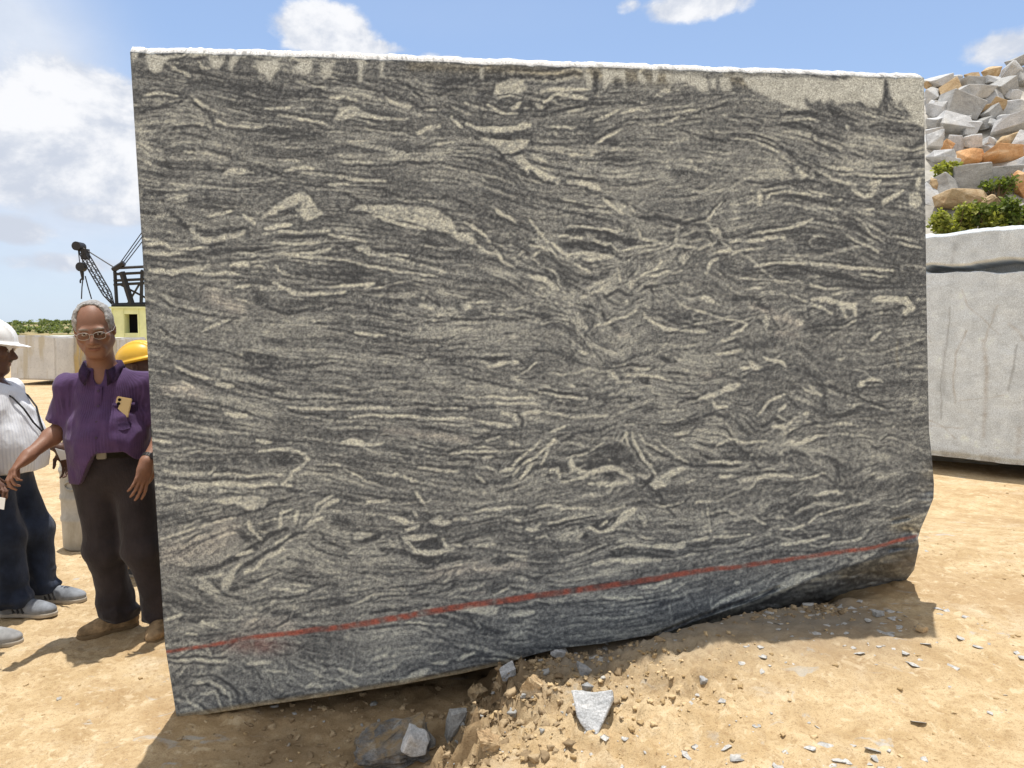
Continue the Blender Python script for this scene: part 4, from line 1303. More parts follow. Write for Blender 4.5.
bmesh.ops.bevel(bm, geom=list(bm.edges), offset=.004, segments=1, affect='EDGES'); bmesh.ops.triangulate(bm, faces=bm.faces); bmesh.ops.subdivide_edges(bm, edges=bm.edges, cuts=3, use_grid_fill=True)
for v in bm.verts: v.co += Vector((0, 1, .3))*.006*mnoise.noise(v.co*28)+Vector((1, 0, 1))*.003*mnoise.noise(v.co*60)
tag(bm_obj('rock', bm, stone('speckled_grey_stone', (.26, .27, .28), (.40, .41, .42), (.58, .58, .58), 14, grain=160)), 'flat triangular blue grey slab of stone half buried in the sandy bank', 'rock')
ground_rock(582, 669, 17, 13, 52, M_blue, 'rock', 'small dark blue stone in the shade close under the block', rot=(.2, .3, .2))
ground_rock(587, 688, 13, 12, 53, M_blue, 'rock', 'small dark blue stone just behind the half buried slab', rot=(.5, .1, .9))
ground_rock(923, 628, 12, 9, 58, M_tan, 'rock', 'small pale pebble alone on the sand beside the right end of the block', rot=(0, 0, .4), rough=.08)
ground_rock(880, 613, 12, 8, 61, M_dgrey, 'rock', 'small dark lump of earth at the right foot of the block', rot=(0, 0, .2), rough=.12)
ground_rock(706, 681, 16, 7, 66, M_blue, 'rock', 'dark thin stone chip on the sunlit sand in front of the block', rot=(.1, 0, .3), dscale=.6)
ground_rock(560, 652, 20, 13, 67, M_grey, 'rock', 'grey angular stone wedged right under the lower edge of the block', rot=(.1, .2, .3))
# loose stuff: flakes of stone, crumbs of earth, far too many to count
def scatter(name, n, mat, pts_fn, size_fn, flat, seed, nvar=8):
    r = random.Random(seed); rng = np.random.RandomState(seed); protos = []
    for k in range(nvar):
        bm = rock_bm(1, .75, flat, seed*31+k, boxy=.15, cuts=3, rough=.34, bev=0, sub=2); bmesh.ops.triangulate(bm, faces=bm.faces)
        bm.verts.ensure_lookup_table(); protos.append((np.array([v.co[:] for v in bm.verts]), np.array([[v.index for v in f.verts] for f in bm.faces]))); bm.free()
    P = pts_fn(rng, n); Vs_, Fs_ = [], []; o_ = 0
    Z = H(P[:, 0], P[:, 1])
    for i in range(len(P)):
        V, F_ = protos[i % nvar]; s = size_fn(rng, P[i]); a = rng.rand()*6.28; ti = rng.randn()*.25; ca_, sa_ = math.cos(a), math.sin(a)
        W = V*s; W = np.stack([W[:, 0], W[:, 1]*math.cos(ti)-W[:, 2]*math.sin(ti), W[:, 1]*math.sin(ti)+W[:, 2]*math.cos(ti)], -1)
        W = np.stack([W[:, 0]*ca_-W[:, 1]*sa_, W[:, 0]*sa_+W[:, 1]*ca_, W[:, 2]], -1)+(P[i, 0], P[i, 1], Z[i]+s*flat*.05)
        Vs_.append(W); Fs_.append(F_+o_); o_ += len(W)
    return tag(link(name, mesh_np(name, np.vstack(Vs_), np.vstack(Fs_)), mat), kind='stuff')
def in_front(rng, n):
    x = rng.uniform(-.1, 2.4, n*3); y = rng.uniform(1.75, 3.3, n*3); d = fbm2(x*2.2, y*2.2, 3, 101)+.5*rng.rand(n*3)
    k = np.argsort(-d)[:n]; return np.stack([x[k], y[k]], -1)
def wide(rng, n):
    x = rng.uniform(-3.2, 5, n); y = 1.8+rng.rand(n)**1.6*7; return np.stack([x, y], -1)
def bank(rng, n):
    y = rng.uniform(2.1, 3.0, n); x = -.06+(y-2.14)*.32-.15+rng.randn(n)*.17+.12*rng.rand(n); return np.stack([x, y], -1)
def churn(rng, n):
    return np.stack([.30+rng.randn(n)*.26, 2.45+rng.randn(n)*.22], -1)
def toe(rng, n):
    x = rng.uniform(.1, 1.45, n); return np.stack([x, yface(x)-np.abs(rng.randn(n))*.13+.03], -1)
M_chip = stone('stone_chips', (.37, .365, .35), (.47, .46, .44), (.58, .57, .54), 20)

def clod_mat(name, a, b_, c_):
    m, t, b = new_mat(name, .95, .1); ge = t.new('ShaderNodeNewGeometry'); tcn = t.new('ShaderNodeTexCoord'); r_ = ge.outputs['Random Per Island']
    c = t.mix(t.ramp(r_, .15, .75), a, b_); c = t.mix(t.ramp(r_, .93, .95), c, c_); n = t.noise(tcn.outputs['Object'], 70, 5, .65); t.l.new(t.mix(1., c, t.mix(n, (.6,)*3, (1.3,)*3), 'MULTIPLY'), b.inputs['Base Color'])
    bn = t.new('ShaderNodeBump'); bn.inputs['Strength'].default_value = .7; bn.inputs['Distance'].default_value = .006; t.l.new(n, bn.inputs['Height']); t.l.new(bn.outputs[0], b.inputs['Normal']); return m
M_clod = clod_mat('dry_earth_clods', (.40, .285, .15), (.58, .44, .26), (.46, .45, .42))
M_clodd = clod_mat('brown_earth_clods', (.26, .19, .115), (.42, .32, .20), (.34, .34, .33))
scatter('stone_chips', 620, M_chip, in_front, lambda r, p: .004+.030*r.rand()**3.2, .07, 3)
scatter('gravel', 1500, M_clod, wide, lambda r, p: .003+.011*r.rand()**3, .6, 4)
scatter('earth_crumbs', 1300, M_clodd, bank, lambda r, p: .003+.022*r.rand()**4.2, .7, 5)
scatter('earth_clods', 1100, M_clod, churn, lambda r, p: .002+.013*r.rand()**3.5, .6, 6)
def floor_(rng, n): return np.stack([-.70+rng.randn(n)*.32, 2.75+rng.randn(n)*.22], -1)
scatter('pit_crumbs', 420, M_clodd, floor_, lambda r, p: .003+.018*r.rand()**3, .6, 8)
scatter('broken_earth', 700, M_clodd, toe, lambda r, p: .003+.017*r.rand()**3, .5, 7)
# ------------------------------------------------------------------ right: the pale block behind, the heap of waste rock, bushes
def px_ground(px, py, z):
    a, y, k = ray(px, py); t_ = (z-CAMH)/k; return Vector((float(a*t_), float(y*t_), z))
RA = px_ground(928, 457, .27); RB = px_ground(1024, 467.5, .27); rd = (RB-RA).normalized(); rn_ = Vector((-rd.y, rd.x, 0))
RL0, RL1 = -1.5, 2.6                      # extent along the face, metres from the point seen at the block's edge
nu, nv = 420, 300
s_ = np.linspace(RL0, RL1, nu)[None, :]*np.ones((nv, 1)); zt = at(928, 234, RA.y).z
h_ = np.linspace(0, 1, nv)[:, None]*np.ones((1, nu))
zb_ = .285+.02*fbm2(s_*2, s_*0, 4, 7)
ztop = zt+.012*s_+.02*fbm2(s_*3, s_*0+3, 4, 9)
Z_ = zb_+(ztop-zb_)*h_
zc = zt-.345+.028*fbm2(s_*2.2, s_*0+5, 4, 19)-.02*s_           # the open crack under the top bed
cw_ = (.048+.045*(fbm2(s_*3.3, s_*0+8, 4, 29)+.2)).clip(.016, .09)*sstep(-.16, -.06, s_)
cr = sstep(1.0, .75, np.abs(Z_-zc)/cw_)
D_ = .012*fbm2(s_*1.2, Z_*1.2, 5, 33)+.006*fbm2(s_*6, Z_*6, 4, 34)+cr*.5+.02*sstep(0, .02, Z_-zc-cw_)*-1
D_ = D_+.03*sstep(.03, 0., h_)+.03*sstep(.985, 1., h_)
V_ = np.stack([RA.x+rd.x*s_+rn_.x*D_, RA.y+rd.y*s_+rn_.y*D_, Z_], -1)
# stains and scratches drawn in the stone's own colour
def pxface(px, py):                       # pixel -> (s, z) on that face
    a, y, k = ray(px, py); t_ = (RA.x*rn_.x+RA.y*rn_.y)/(a*rn_.x+y*rn_.y); return ((a*t_-RA.x)*rd.x+(y*t_-RA.y)*rd.y, CAMH+k*t_)
def T5(L): return np.array([pxface(880+x/2.4, 220+y/2.4) for x, y in L])
stain = np.zeros_like(s_); dark = np.zeros_like(s_)
Wx = s_+.012*fbm2(s_*9, Z_*9, 3, 41); Wz = Z_+.012*fbm2(s_*9, Z_*9, 3, 42)
for L, wd2, a in (([(250, 290), (256, 380), (250, 480), (248, 520)], .020, .6), ([(283, 205), (262, 260), (252, 300)], .010, .6), ([(208, 265), (182, 320), (175, 380), (180, 440)], .010, .7),
                 ([(198, 165), (208, 205), (245, 235), (285, 275)], .008, .6), ([(180, 437), (230, 430), (300, 420)], .006, .6), ([(115, 480), (150, 495), (180, 525)], .009, .6),
                 ([(120, 495), (200, 500)], .008, .5), ([(310, 250), (335, 270), (346, 290)], .014, .6), ([(335, 500), (330, 560)], .03, .45), ([(110, 270), (125, 295)], .008, .5)):
    d, tt = seg_dist(Wx, Wz, T5(L)); stain = np.maximum(stain, a*np.exp(-(d/(wd2*.95))**2)*(.55+.5*fbm2(s_*16, Z_*16, 3, 46)))
for L, wd2, a in (([(168, 210), (160, 300), (145, 400), (148, 480)], .007, .5), ([(330, 300), (318, 370), (310, 410)], .010, .5), ([(155, 300), (152, 420)], .02, .25), ([(180, 60), (172, 120)], .02, .3)):
    d, tt = seg_dist(Wx, Wz, T5(L)); dark = np.maximum(dark, a*np.exp(-(d/wd2)**2))
mar = fbm2(s_*1.6+.8*Z_, Z_*3.2-.5*s_, 6, 61, .6); mar2 = fbm2(s_*12, Z_*12, 4, 62); ver = fbm2(s_*14, Z_*1.1, 4, 63)
pb = np.array([.63, .69, .745])*(1+.16*mar+.16*mar2+.07*ver)[..., None]
pb = pb*(1-.6*(sstep(.12, .0, np.abs(mar-.12))*.14)[..., None])
pb = pb*(1-.9*stain[..., None])+.9*stain[..., None]*np.array([.30, .23, .15]); pb = pb*(1-dark[..., None])+dark[..., None]*np.array([.20, .20, .20])
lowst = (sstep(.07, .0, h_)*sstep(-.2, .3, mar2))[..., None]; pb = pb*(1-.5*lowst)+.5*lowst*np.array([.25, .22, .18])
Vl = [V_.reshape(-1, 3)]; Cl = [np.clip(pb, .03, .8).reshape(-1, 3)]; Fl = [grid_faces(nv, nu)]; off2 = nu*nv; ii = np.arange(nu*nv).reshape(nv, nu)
def sweep2(li, dirs, colr_, flip):
    global off2
    prev = li; Vall = Vl[0]
    for k, (dv, dz) in enumerate(dirs):
        n = len(li); base_ = Vall[li]; nz_ = fbm2(np.linspace(0, 30, n), np.full(n, k*2.2), 4, 70+k)
        base_ = base_+np.array(rn_)*dv+np.array((0, 0, dz))+nz_[:, None]*np.array((.0, .0, .02))
        Vl.append(base_); Cl.append(np.tile(colr_, (n, 1))*(1+.15*nz_)[:, None]); cur = np.arange(off2, off2+n); off2 += n
        F_ = np.stack([prev[:-1], prev[1:], cur[1:], cur[:-1]], -1); Fl.append(F_[:, ::-1] if flip else F_); prev = cur
    return prev
pw = np.array([.60, .60, .60])
e1 = sweep2(ii[-1], [(.08, .012), (.5, .02), (1.1, .015), (1.7, .0)], pw, False)
e2 = sweep2(ii[0], [(.06, .0), (.5, -.02), (1.1, -.02), (1.7, -.02)], pw*.6, True)
e3 = sweep2(ii[:, 0], [(.05, 0), (.8, 0), (1.7, 0)], pw*.8, True); e4 = sweep2(ii[:, -1], [(.05, 0), (.8, 0), (1.7, 0)], pw*.8, False)
Vq = np.vstack(Vl); qd = np.array([Vq[e2[0]], Vq[e2[-1]], Vq[e1[-1]], Vq[e1[0]]]); Vl.append(qd); Cl.append(np.tile(pw*.7, (4, 1))); Fl.append(np.array([[off2+3, off2+2, off2+1, off2]]))
m, t, b = new_mat('pale_stone', .85, .2); ca = t.new('ShaderNodeVertexColor', layer_name='Col'); tcn = t.new('ShaderNodeTexCoord')
gq = t.noise(tcn.outputs['Object'], 120, 3, .7); t.l.new(t.mix(1., ca.outputs[0], t.mix(t.ramp(gq, .3, .7), (.74,)*3, (1.22,)*3), 'MULTIPLY'), b.inputs['Base Color'])
bn = t.new('ShaderNodeBump'); bn.inputs['Strength'].default_value = .4; bn.inputs['Distance'].default_value = .01; t.l.new(t.noise(tcn.outputs['Object'], 25, 6, .7), bn.inputs['Height']); t.l.new(bn.outputs[0], b.inputs['Normal'])
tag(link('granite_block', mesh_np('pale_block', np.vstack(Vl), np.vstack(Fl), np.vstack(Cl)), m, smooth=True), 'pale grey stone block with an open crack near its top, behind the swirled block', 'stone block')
for k, (s0, dep0, ln) in enumerate(((-.9, .45, .5), (1.0, .55, .6), (2.2, .5, .45))):   # hidden chocks it lies on
    p = RA+rd*s0+rn_*(dep0+.3); rock('rock', (p.x, p.y, float(H(p.x, p.y))+.07), (ln, .5, .36), 400+k, M_dgrey, 'dark chock stone in the shade under the pale cracked block', rot=(0, 0, .6), group='chock stones under the pale block')

# the heap: a slope with single blocks lying on it
HS0, HZ0, HK = 7.9, .9, .86
def heapz(x, y):
    x = np.asarray(x, float); y = np.asarray(y, float)
    s = (y-HS0)*HK+HZ0; top = 6.05+.41*np.clip(x-8.3, -5, 5)+.25*fbm2(x*.5, y*.5, 3, 81)
    z = np.where(s > top, top-.25*(s-top), s)
    side = sstep(1.2, 7.0, x+.10*(y-8)); z = z*side-.4*(1-side)+.25*fbm2(x*.9, y*.9, 3, 82)
    return z-.35*sstep(9.0, 7.5, y)
hx, hy = np.meshgrid(np.linspace(.5, 26, 130), np.linspace(7.6, 32, 120))
hz3 = heapz(hx, hy)
tag(link('terrain', mesh_np('terrain', np.stack([hx, hy, hz3], -1).reshape(-1, 3), grid_faces(120, 130)), plain('heap_rubble_soil', (.40, .38, .34), .95, .1, .35, 3, .8), smooth=True), kind='structure')
def hpt(px, py):
    a, y, z = ray(px, py); ts = np.arange(7.7, 30, .02); k = np.argmax(CAMH+z*ts < heapz(a*ts, y*ts)); t_ = ts[k] if k else 14.
    return Vector((float(a*t_), float(y*t_), float(CAMH+z*t_)))
def heap_rock(x5, y5, w5, h5, seed, mat, label, ry=0., group=None, sc=8.53, ox=920, oy=50, dep=.9, **kw):
    px_, py_, w_, h__ = ox+x5/sc, oy+y5/sc, w5/sc, h5/sc
    p = hpt(px_, py_+h__*.3); k = p.y/FPX
    return rock('rock', (p.x, p.y-.05, CAMH+float(ray(px_, py_)[2])*p.y/float(ray(px_, py_)[1])), (w_*k, max(w_, h__)*k*dep, h__*k*1.1), seed, mat, label, rot=(random.Random(seed).uniform(-.25, .25), ry, random.Random(seed+1).uniform(-.5, .5)), group=group, **kw)
random.seed(4)
HR = [ # x, y, w, h (in the enlarged crop), material, tilt, label, boxy
 (295, 505, 300, 200, M_dgrey, .35, 'grey block with drill grooves, tilted in the middle of the heap', 1.),
 (275, 655, 300, 130, M_grey, .25, 'broad whitish slab lying flat below the drilled block', .7),
 (450, 385, 270, 120, M_grey, -.05, 'pale flat topped block just above the drilled block', .8),
 (405, 300, 180, 100, M_dgrey, .0, 'dark grey oblong block near the top of the heap', .9),
 (250, 360, 170, 130, M_tan, -.45, 'tan edged slab tilted up left of the dark oblong block', .9),
 (590, 285, 170, 70, M_grey, .0, 'thin pale slab high on the heap beside the square block', .9),
 (690, 345, 190, 150, M_dgrey, -.5, 'dark square block standing on its corner, high on the heap', 1.),
 (735, 195, 170, 120, M_grey, -.3, 'big white boulder at the crest of the heap', .5),
 (830, 240, 130, 150, M_dgrey, .1, 'dark upright block under the crest at the right edge', .7),
 (780, 400, 160, 90, M_grey, -.1, 'white wedge of stone right of the square block', .5),
 (810, 520, 200, 150, M_grey, .05, 'large cubic block with a white top at the right edge', .95),
 (640, 480, 150, 110, M_tan, .1, 'rounded tan boulder in the middle of the heap', .3),
 (520, 530, 130, 130, M_tan, -.6, 'tan broken boulder beside the drilled block', .4),
 (600, 560, 120, 130, M_dgrey, -.7, 'grey slab leaning on the tan boulder', .9),
 (510, 640, 170, 90, M_dgrey, -.3, 'long grey slab lying under the leaning slab', .9),
 (760, 660, 330, 110, M_grey, -.2, 'long white beam of stone low on the heap at the right', .8),
 (110, 650, 150, 110, M_grey, -.2, 'white boulder low on the heap next to the swirled block', .6),
 (110, 740, 130, 130, M_grey, 0., 'pale grey cube low on the heap next to the swirled block', .9),
 (130, 520, 140, 130, M_grey, -.2, 'white boulder at the left side of the heap, at half its height', .6),
 (110, 400, 150, 130, M_grey, -.1, 'white boulder at the left side of the heap, under its crest', .5),
 (150, 290, 190, 110, M_grey, -.2, 'large white boulder at the crest beside the swirled block', .5),
 (60, 300, 70, 70, M_tan, .1, 'small brown stone at the crest touching the view of the swirled block', .5),
 (300, 250, 80, 50, M_grey, .1, 'small pale stone on the crest left of the ochre stones', .6),
 (430, 240, 130, 50, M_tan, .0, 'flat ochre stone on the crest of the heap', .6),
 (600, 200, 130, 90, M_tan, -.3, 'ochre boulder on the crest left of the white boulder', .5),
 (840, 110, 180, 80, M_dgrey, -.25, 'grey slab on the very top of the heap', .8),
 (395, 690, 150, 120, M_grey, .2, 'pale rock under the broad whitish slab', .6),
 (240, 610, 90, 80, M_dgrey, .2, 'small dark rock in the gap beside the broad slab', .6),
 (410, 530, 120, 120, M_grey, .2, 'pale rock wedged beside the drilled block', .6),
 (350, 620, 120, 90, M_grey, -.2, 'pale rock wedged behind the broad slab', .6),
 (590, 640, 110, 80, M_grey, .2, 'pale rock wedged below the tan boulder', .6),
 (700, 600, 120, 80, M_grey, .0, 'pale rock wedged left of the cubic block', .6),
]
for k, (x5, y5, w5, h5, mat, ry, lab, bx) in enumerate(HR):
    heap_rock(x5, y5, w5*1.08, h5*1.1, 500+k*3, mat, lab, ry, boxy=bx, cuts=1 if bx > .85 else 4, rough=.035, bev=.02, sub=1)
HR2 = [ # lower crop
 (345, 195, 180, 110, M_orange, .05, 'orange stained boulder on top of the grey slab', .5),
 (555, 190, 290, 110, M_orange, -.1, 'long orange boulder on top of the grey slab, at the right', .5),
 (330, 345, 260, 190, M_dgrey, 0., 'big rectangular grey slab standing behind the bushes', 1.),
 (540, 340, 260, 170, M_dgrey, .05, 'rugged grey block at the right end of the rectangular slab', .8),
 (175, 120, 90, 80, M_orange, .4, 'small orange stone low on the heap among white rocks', .5),
 (235, 100, 120, 110, M_grey, .2, 'white rock right of the small orange stone', .6),
 (90, 90, 110, 140, M_grey, .1, 'white upright rock at the foot of the heap beside the swirled block', .7),
 (140, 190, 180, 80, M_grey, .0, 'low white rock above the left bush', .5),
 (210, 230, 110, 60, M_grey, .3, 'small white rock at the left end of the rectangular slab', .6),
 (350, 90, 160, 90, M_grey, -.2, 'white rock above the orange boulders', .6),
 (480, 100, 130, 60, M_grey, .1, 'small white rock above the long orange boulder', .6),
 (620, 90, 200, 100, M_tan, -.3, 'tan slab above the long orange boulder', .6),
 (690, 110, 120, 140, M_grey, .5, 'dark faced tilted block at the right edge above the orange boulder', .9),
 (690, 390, 130, 170, M_orange, -.6, 'rust coloured boulder at the right edge by the bushes', .5),
 (90, 390, 100, 110, M_tan, .1, 'tan rock at the foot of the heap beside the swirled block', .5),
 (160, 410, 100, 90, M_dgrey, -.5, 'small grey rock left of the rectangular slab', .6),
 (250, 490, 320, 110, M_tan, .0, 'broad sandy boulder under the rectangular slab', .4),
 (480, 560, 160, 200, M_tan, -.7, 'pale leaning boulder between the bushes', .5),
]
for k, (x5, y5, w5, h5, mat, ry, lab, bx) in enumerate(HR2):
    heap_rock(x5, y5, w5*1.05, h5*1.1, 700+k*3, mat, lab, ry, sc=6.98, oy=130, dep=.6, boxy=bx, cuts=1 if bx > .85 else 4, rough=.05, bev=.03, sub=2)
r = random.Random(9); kk = 0                                           # rocks around, between and beyond the ones above
protos = [rock_bm(.5, .5, .5, 900+k, boxy=r.choice((.4, .7, .95)), cuts=3, rough=.04, bev=.02, sub=1) for k in range(8)]
pm = []
for k, bm_ in enumerate(protos):
    for mt in (M_grey, M_grey, M_dgrey, M_tan):
        me = bpy.data.meshes.new('rock'); bm_.to_mesh(me); me.materials.append(mt); pm.append(me)
    bm_.free()
while kk < 240:
    x = r.uniform(3.2, 15); y = r.uniform(8.2, 18); s = .18+.55*r.random()**1.6
    z = float(heapz(x, y))
    if z < .4: continue
    o = bpy.data.objects.new('rock', r.choice(pm)); COL.objects.link(o); o.location = (x, y+.12, z-.12*s); o.scale = (s*r.uniform(.8, 1.5), s*r.uniform(.8, 1.3), s*r.uniform(.6, 1.1)); o.rotation_euler = (r.uniform(-.6, .6), r.uniform(-.6, .6), r.uniform(0, 6))
    tag(o, 'broken grey or tan waste rock lying loose among the others of the heap', 'rock', 'loose waste rocks on the heap'); kk += 1

# leaves
def leaf_mat(name, a, b_):
    m, t, b = new_mat(name, .6, .25); oi = t.new('ShaderNodeNewGeometry')
    c = t.mix(t.ramp(oi.outputs['Random Per Island'], .0, 1.), a, b_); t.l.new(c, b.inputs['Base Color'])
    tr = t.new('ShaderNodeBsdfTranslucent'); t.l.new(t.mix(1., c, (1.2, 1.3, .5), 'MULTIPLY'), tr.inputs[0]); mx = t.new('ShaderNodeMixShader'); mx.inputs[0].default_value = .42
    out = t.n['Material Output']; t.l.new(b.outputs[0], mx.inputs[1]); t.l.new(tr.outputs[0], mx.inputs[2]); t.l.new(mx.outputs[0], out.inputs[0]); return m
M_leafy = leaf_mat('yellow_green_leaves', (.15, .18, .045), (.42, .42, .11)); M_leafd = leaf_mat('green_leaves', (.065, .10, .028), (.22, .26, .07)); M_twig = plain('twigs', (.16, .11, .06))
def leaf_cloud(lumps, n, size, seed, droop=.3):
    rg = np.random.RandomState(seed); Vn, Fn = [], []; tot = sum(l[3]*l[4]*l[5] for l in lumps)
    for cx, cy, cz, rx, ry, rz in lumps:
        k = max(12, int(n*rx*ry*rz/tot)); q = rg.randn(k, 3); q /= np.linalg.norm(q, axis=1)[:, None]; q *= (rg.rand(k)**.35)[:, None]
        q *= 1+.25*rg.randn(k, 1)*.6
        P = q*(rx, ry, rz)+(cx, cy, cz); Vn.append(P)
    P = np.vstack(Vn); k = len(P); d = rg.randn(k, 3); d[:, 2] = d[:, 2]*.5+.15; d /= np.linalg.norm(d, axis=1)[:, None]; e = np.cross(d, rg.randn(k, 3)); e /= np.linalg.norm(e, axis=1)[:, None]
    L = size*(.6+.8*rg.rand(k, 1)); Wd = L*.38; nrm = np.cross(d, e)
    V = np.stack([P, P+d*L*.5+e*Wd+nrm*L*.08, P+d*L, P+d*L*.5-e*Wd+nrm*L*.08], 1).reshape(-1, 3)
    return V, np.arange(4*k).reshape(-1, 4)
def bush(base, lumps, n, size, seed, mat, label, cat='bush', group=None):
    rt = tag(empty('bush', base), label, cat, group)
    V, F_ = leaf_cloud(lumps, n, size, seed); link('foliage', mesh_np('foliage', V, F_), mat, rt)
    bm = bmesh.new(); r = random.Random(seed)
    for cx, cy, cz, rx, ry, rz in lumps:
        for k in range(3): add_bar(bm, (cx*.2+r.uniform(-.05, .05), cy*.2, -.1), (cx+rx*r.uniform(-.6, .6), cy+ry*r.uniform(-.5, .5), cz+rz*r.uniform(-.2, .7)), .014, 5, .004)
    bm_obj('stem', bm, M_twig, rt); return rt
def bush_px(px_, py_, wpx, hpx, seed, mat, label, n=1400, size=.062, D=None):
    p = hpt(px_, py_+hpx*.45) if D is None else at(px_, py_+hpx*.45, D); k = p.y/FPX; w2, h2 = wpx*k/2, hpx*k; r = random.Random(seed); L = []
    for q in range(9):
        a = r.uniform(-1, 1); L.append((a*w2*.72, r.uniform(-.3, .2)*w2, h2*(.42+.36*r.uniform(-1, 1)*(1-abs(a)*.5)), w2*r.uniform(.26, .42), w2*.4, h2*r.uniform(.2, .32)))
    bush((p.x, p.y-.25, p.z-.05), L, n, size, seed, mat, label)
bush_px(942, 220, 42, 34, 21, M_leafy, 'bright yellow green bush at the left, growing above the pale cracked block', 1500)
bush_px(970, 216, 44, 30, 22, M_leafd, 'dark green bush in the middle above the pale cracked block', 1300)
bush_px(981, 222, 36, 26, 23, M_leafy, 'low yellow green bush at the foot of the leaning boulder', 900)
bush_px(1010, 213, 46, 34, 24, M_leafd, 'tall green bush at the right edge above the pale cracked block', 1700)
bush_px(1050, 210, 60, 50, 25, M_leafy, 'yellow green bush just outside the right edge above the pale block', 1200)
bush_px(936, 172, 26, 18, 26, M_leafy, 'small light green plant high on the heap beside the swirled block', 600, .06)
bush_px(986, 186, 30, 20, 27, M_leafd, 'sparse thin bush in front of the rectangular grey slab', 350, .06)
# ------------------------------------------------------------------ left distance: hills, blocks, crane
hx2, hy2 = np.meshgrid(np.linspace(-420, 420, 220), np.linspace(110, 620, 90))
prof = sstep(130, 230, hy2)
hz2 = prof*(5.2+1.6*fbm2(hx2*.012, hy2*.006, 4, 301)+.9*fbm2(hx2*.05, hy2*.03, 3, 302))+sstep(240, 520, hy2)*6*(.6+fbm2(hx2*.006, hy2*.004, 3, 304))-1.0
m, t, b = new_mat('scrub_hillside', .95, .1); tcn = t.new('ShaderNodeTexCoord'); n_ = t.noise(tcn.outputs['Object'], .09, 6, .65)
c = t.mix(t.ramp(n_, .42, .60), (.30, .24, .13), (.135, .165, .065)); t.l.new(c, b.inputs['Base Color'])
tag(link('hills', mesh_np('hills', np.stack([hx2, hy2, hz2], -1).reshape(-1, 3), grid_faces(90, 220)), m, smooth=True), kind='structure')
def hillz(x, y):
    p = sstep(130, 230, y); return p*(5.2+1.6*fbm2(x*.012, y*.006, 4, 301)+.9*fbm2(x*.05, y*.03, 3, 302))+sstep(240, 520, y)*6*(.6+fbm2(x*.006, y*.004, 3, 304))-1.0
rg = np.random.RandomState(12); n_t = 1500; X = rg.uniform(-260, 20, n_t); Y = rg.uniform(135, 300, n_t); keep = fbm2(X*.03, Y*.03, 3, 310) > -.12; X, Y = X[keep], Y[keep]; Zh = hillz(X, Y)
Vt, Ft, o_ = [], [], 0
for i in range(len(X)):
    R_ = rg.uniform(.45, 1.3); L = [(X[i]+rg.randn()*R_*.6, Y[i]+rg.randn()*R_*.6, Zh[i]+R_*.55+rg.rand()*R_*.5, R_*.7, R_*.7, R_*.55) for _ in range(3)]
    V, F_ = leaf_cloud(L, 40, .7, 1000+i); Vt.append(V); Ft.append(F_+o_); o_ += len(V)
tag(link('shrubs', mesh_np('shrubs', np.vstack(Vt), np.vstack(Ft)), leaf_mat('far_scrub_leaves', (.10, .13, .06), (.22, .25, .12))), kind='stuff')
def slab_block(px0, px1, pyt, pyb, D, depth, yaw, mat, label, seed, ztop=None):
    p0 = at(px0, pyb, D); p1 = at(px1, pyb, D); w_ = p1.x-p0.x; zt_ = at(px0, pyt, D).z if ztop is None else ztop
    bm = bmesh.new(); add_box(bm, (w_/2, depth/2, (zt_-p0.z)/2), (w_, depth, zt_-p0.z)); bmesh.ops.bevel(bm, geom=list(bm.edges), offset=.05, segments=2, affect='EDGES')
    bmesh.ops.triangulate(bm, faces=bm.faces); bmesh.ops.subdivide_edges(bm, edges=bm.edges, cuts=6, use_grid_fill=True)
    for v in bm.verts: v.co += Vector((mnoise.noise(v.co*1.1+Vector((seed, 0, 0))), mnoise.noise(v.co*1.1+Vector((seed, 9, 0))), mnoise.noise(v.co*1.1+Vector((seed, 0, 9)))))*.05
    o = bm_obj('granite_block', bm, mat); o.location = (p0.x, p0.y, p0.z); o.rotation_euler = (0, 0, yaw); return tag(o, label, 'stone block')
def block_mat(name, a, b_, st, sc=1.2):
    m, t, b = new_mat(name, .9, .15); tcn = t.new('ShaderNodeTexCoord'); v = tcn.outputs['Object']
    c = t.mix(t.ramp(t.noise(v, sc*2, 6, .6), .3, .7), a, b_); sx = t.noise(t.mapping(v, (2.2, 2.2, .35)), 1.4, 4, .6)
    c = t.mix(t.math('MULTIPLY', t.ramp(sx, .52, .66), .8), c, st); c = t.mix(t.math('MULTIPLY', t.ramp(t.noise(v, 14, 4, .7), .5, .7), .25), c, (.2, .19, .17)); t.l.new(c, b.inputs['Base Color']); return m
MB1 = block_mat('pale_sawn_stone', (.52, .52, .52), (.62, .62, .61), (.46, .42, .33)); MB2 = block_mat('rough_drilled_stone', (.33, .31, .28), (.46, .44, .40), (.56, .42, .18))
slab_block(10, 58, 337, 380, 22., 2.0, -.03, MB1, 'clean whitish stone block in the yard behind the white helmet', 3, ztop=1.47)
slab_block(61, 82, 336, 384, 22.8, 2.0, .05, MB2, 'rough brown stained stone block right of the whitish block', 7, ztop=1.48)
slab_block(83, 118, 338, 384, 23.2, 2.0, .02, MB1, 'pale stone block half hidden behind the man in the purple shirt', 9, ztop=1.40)

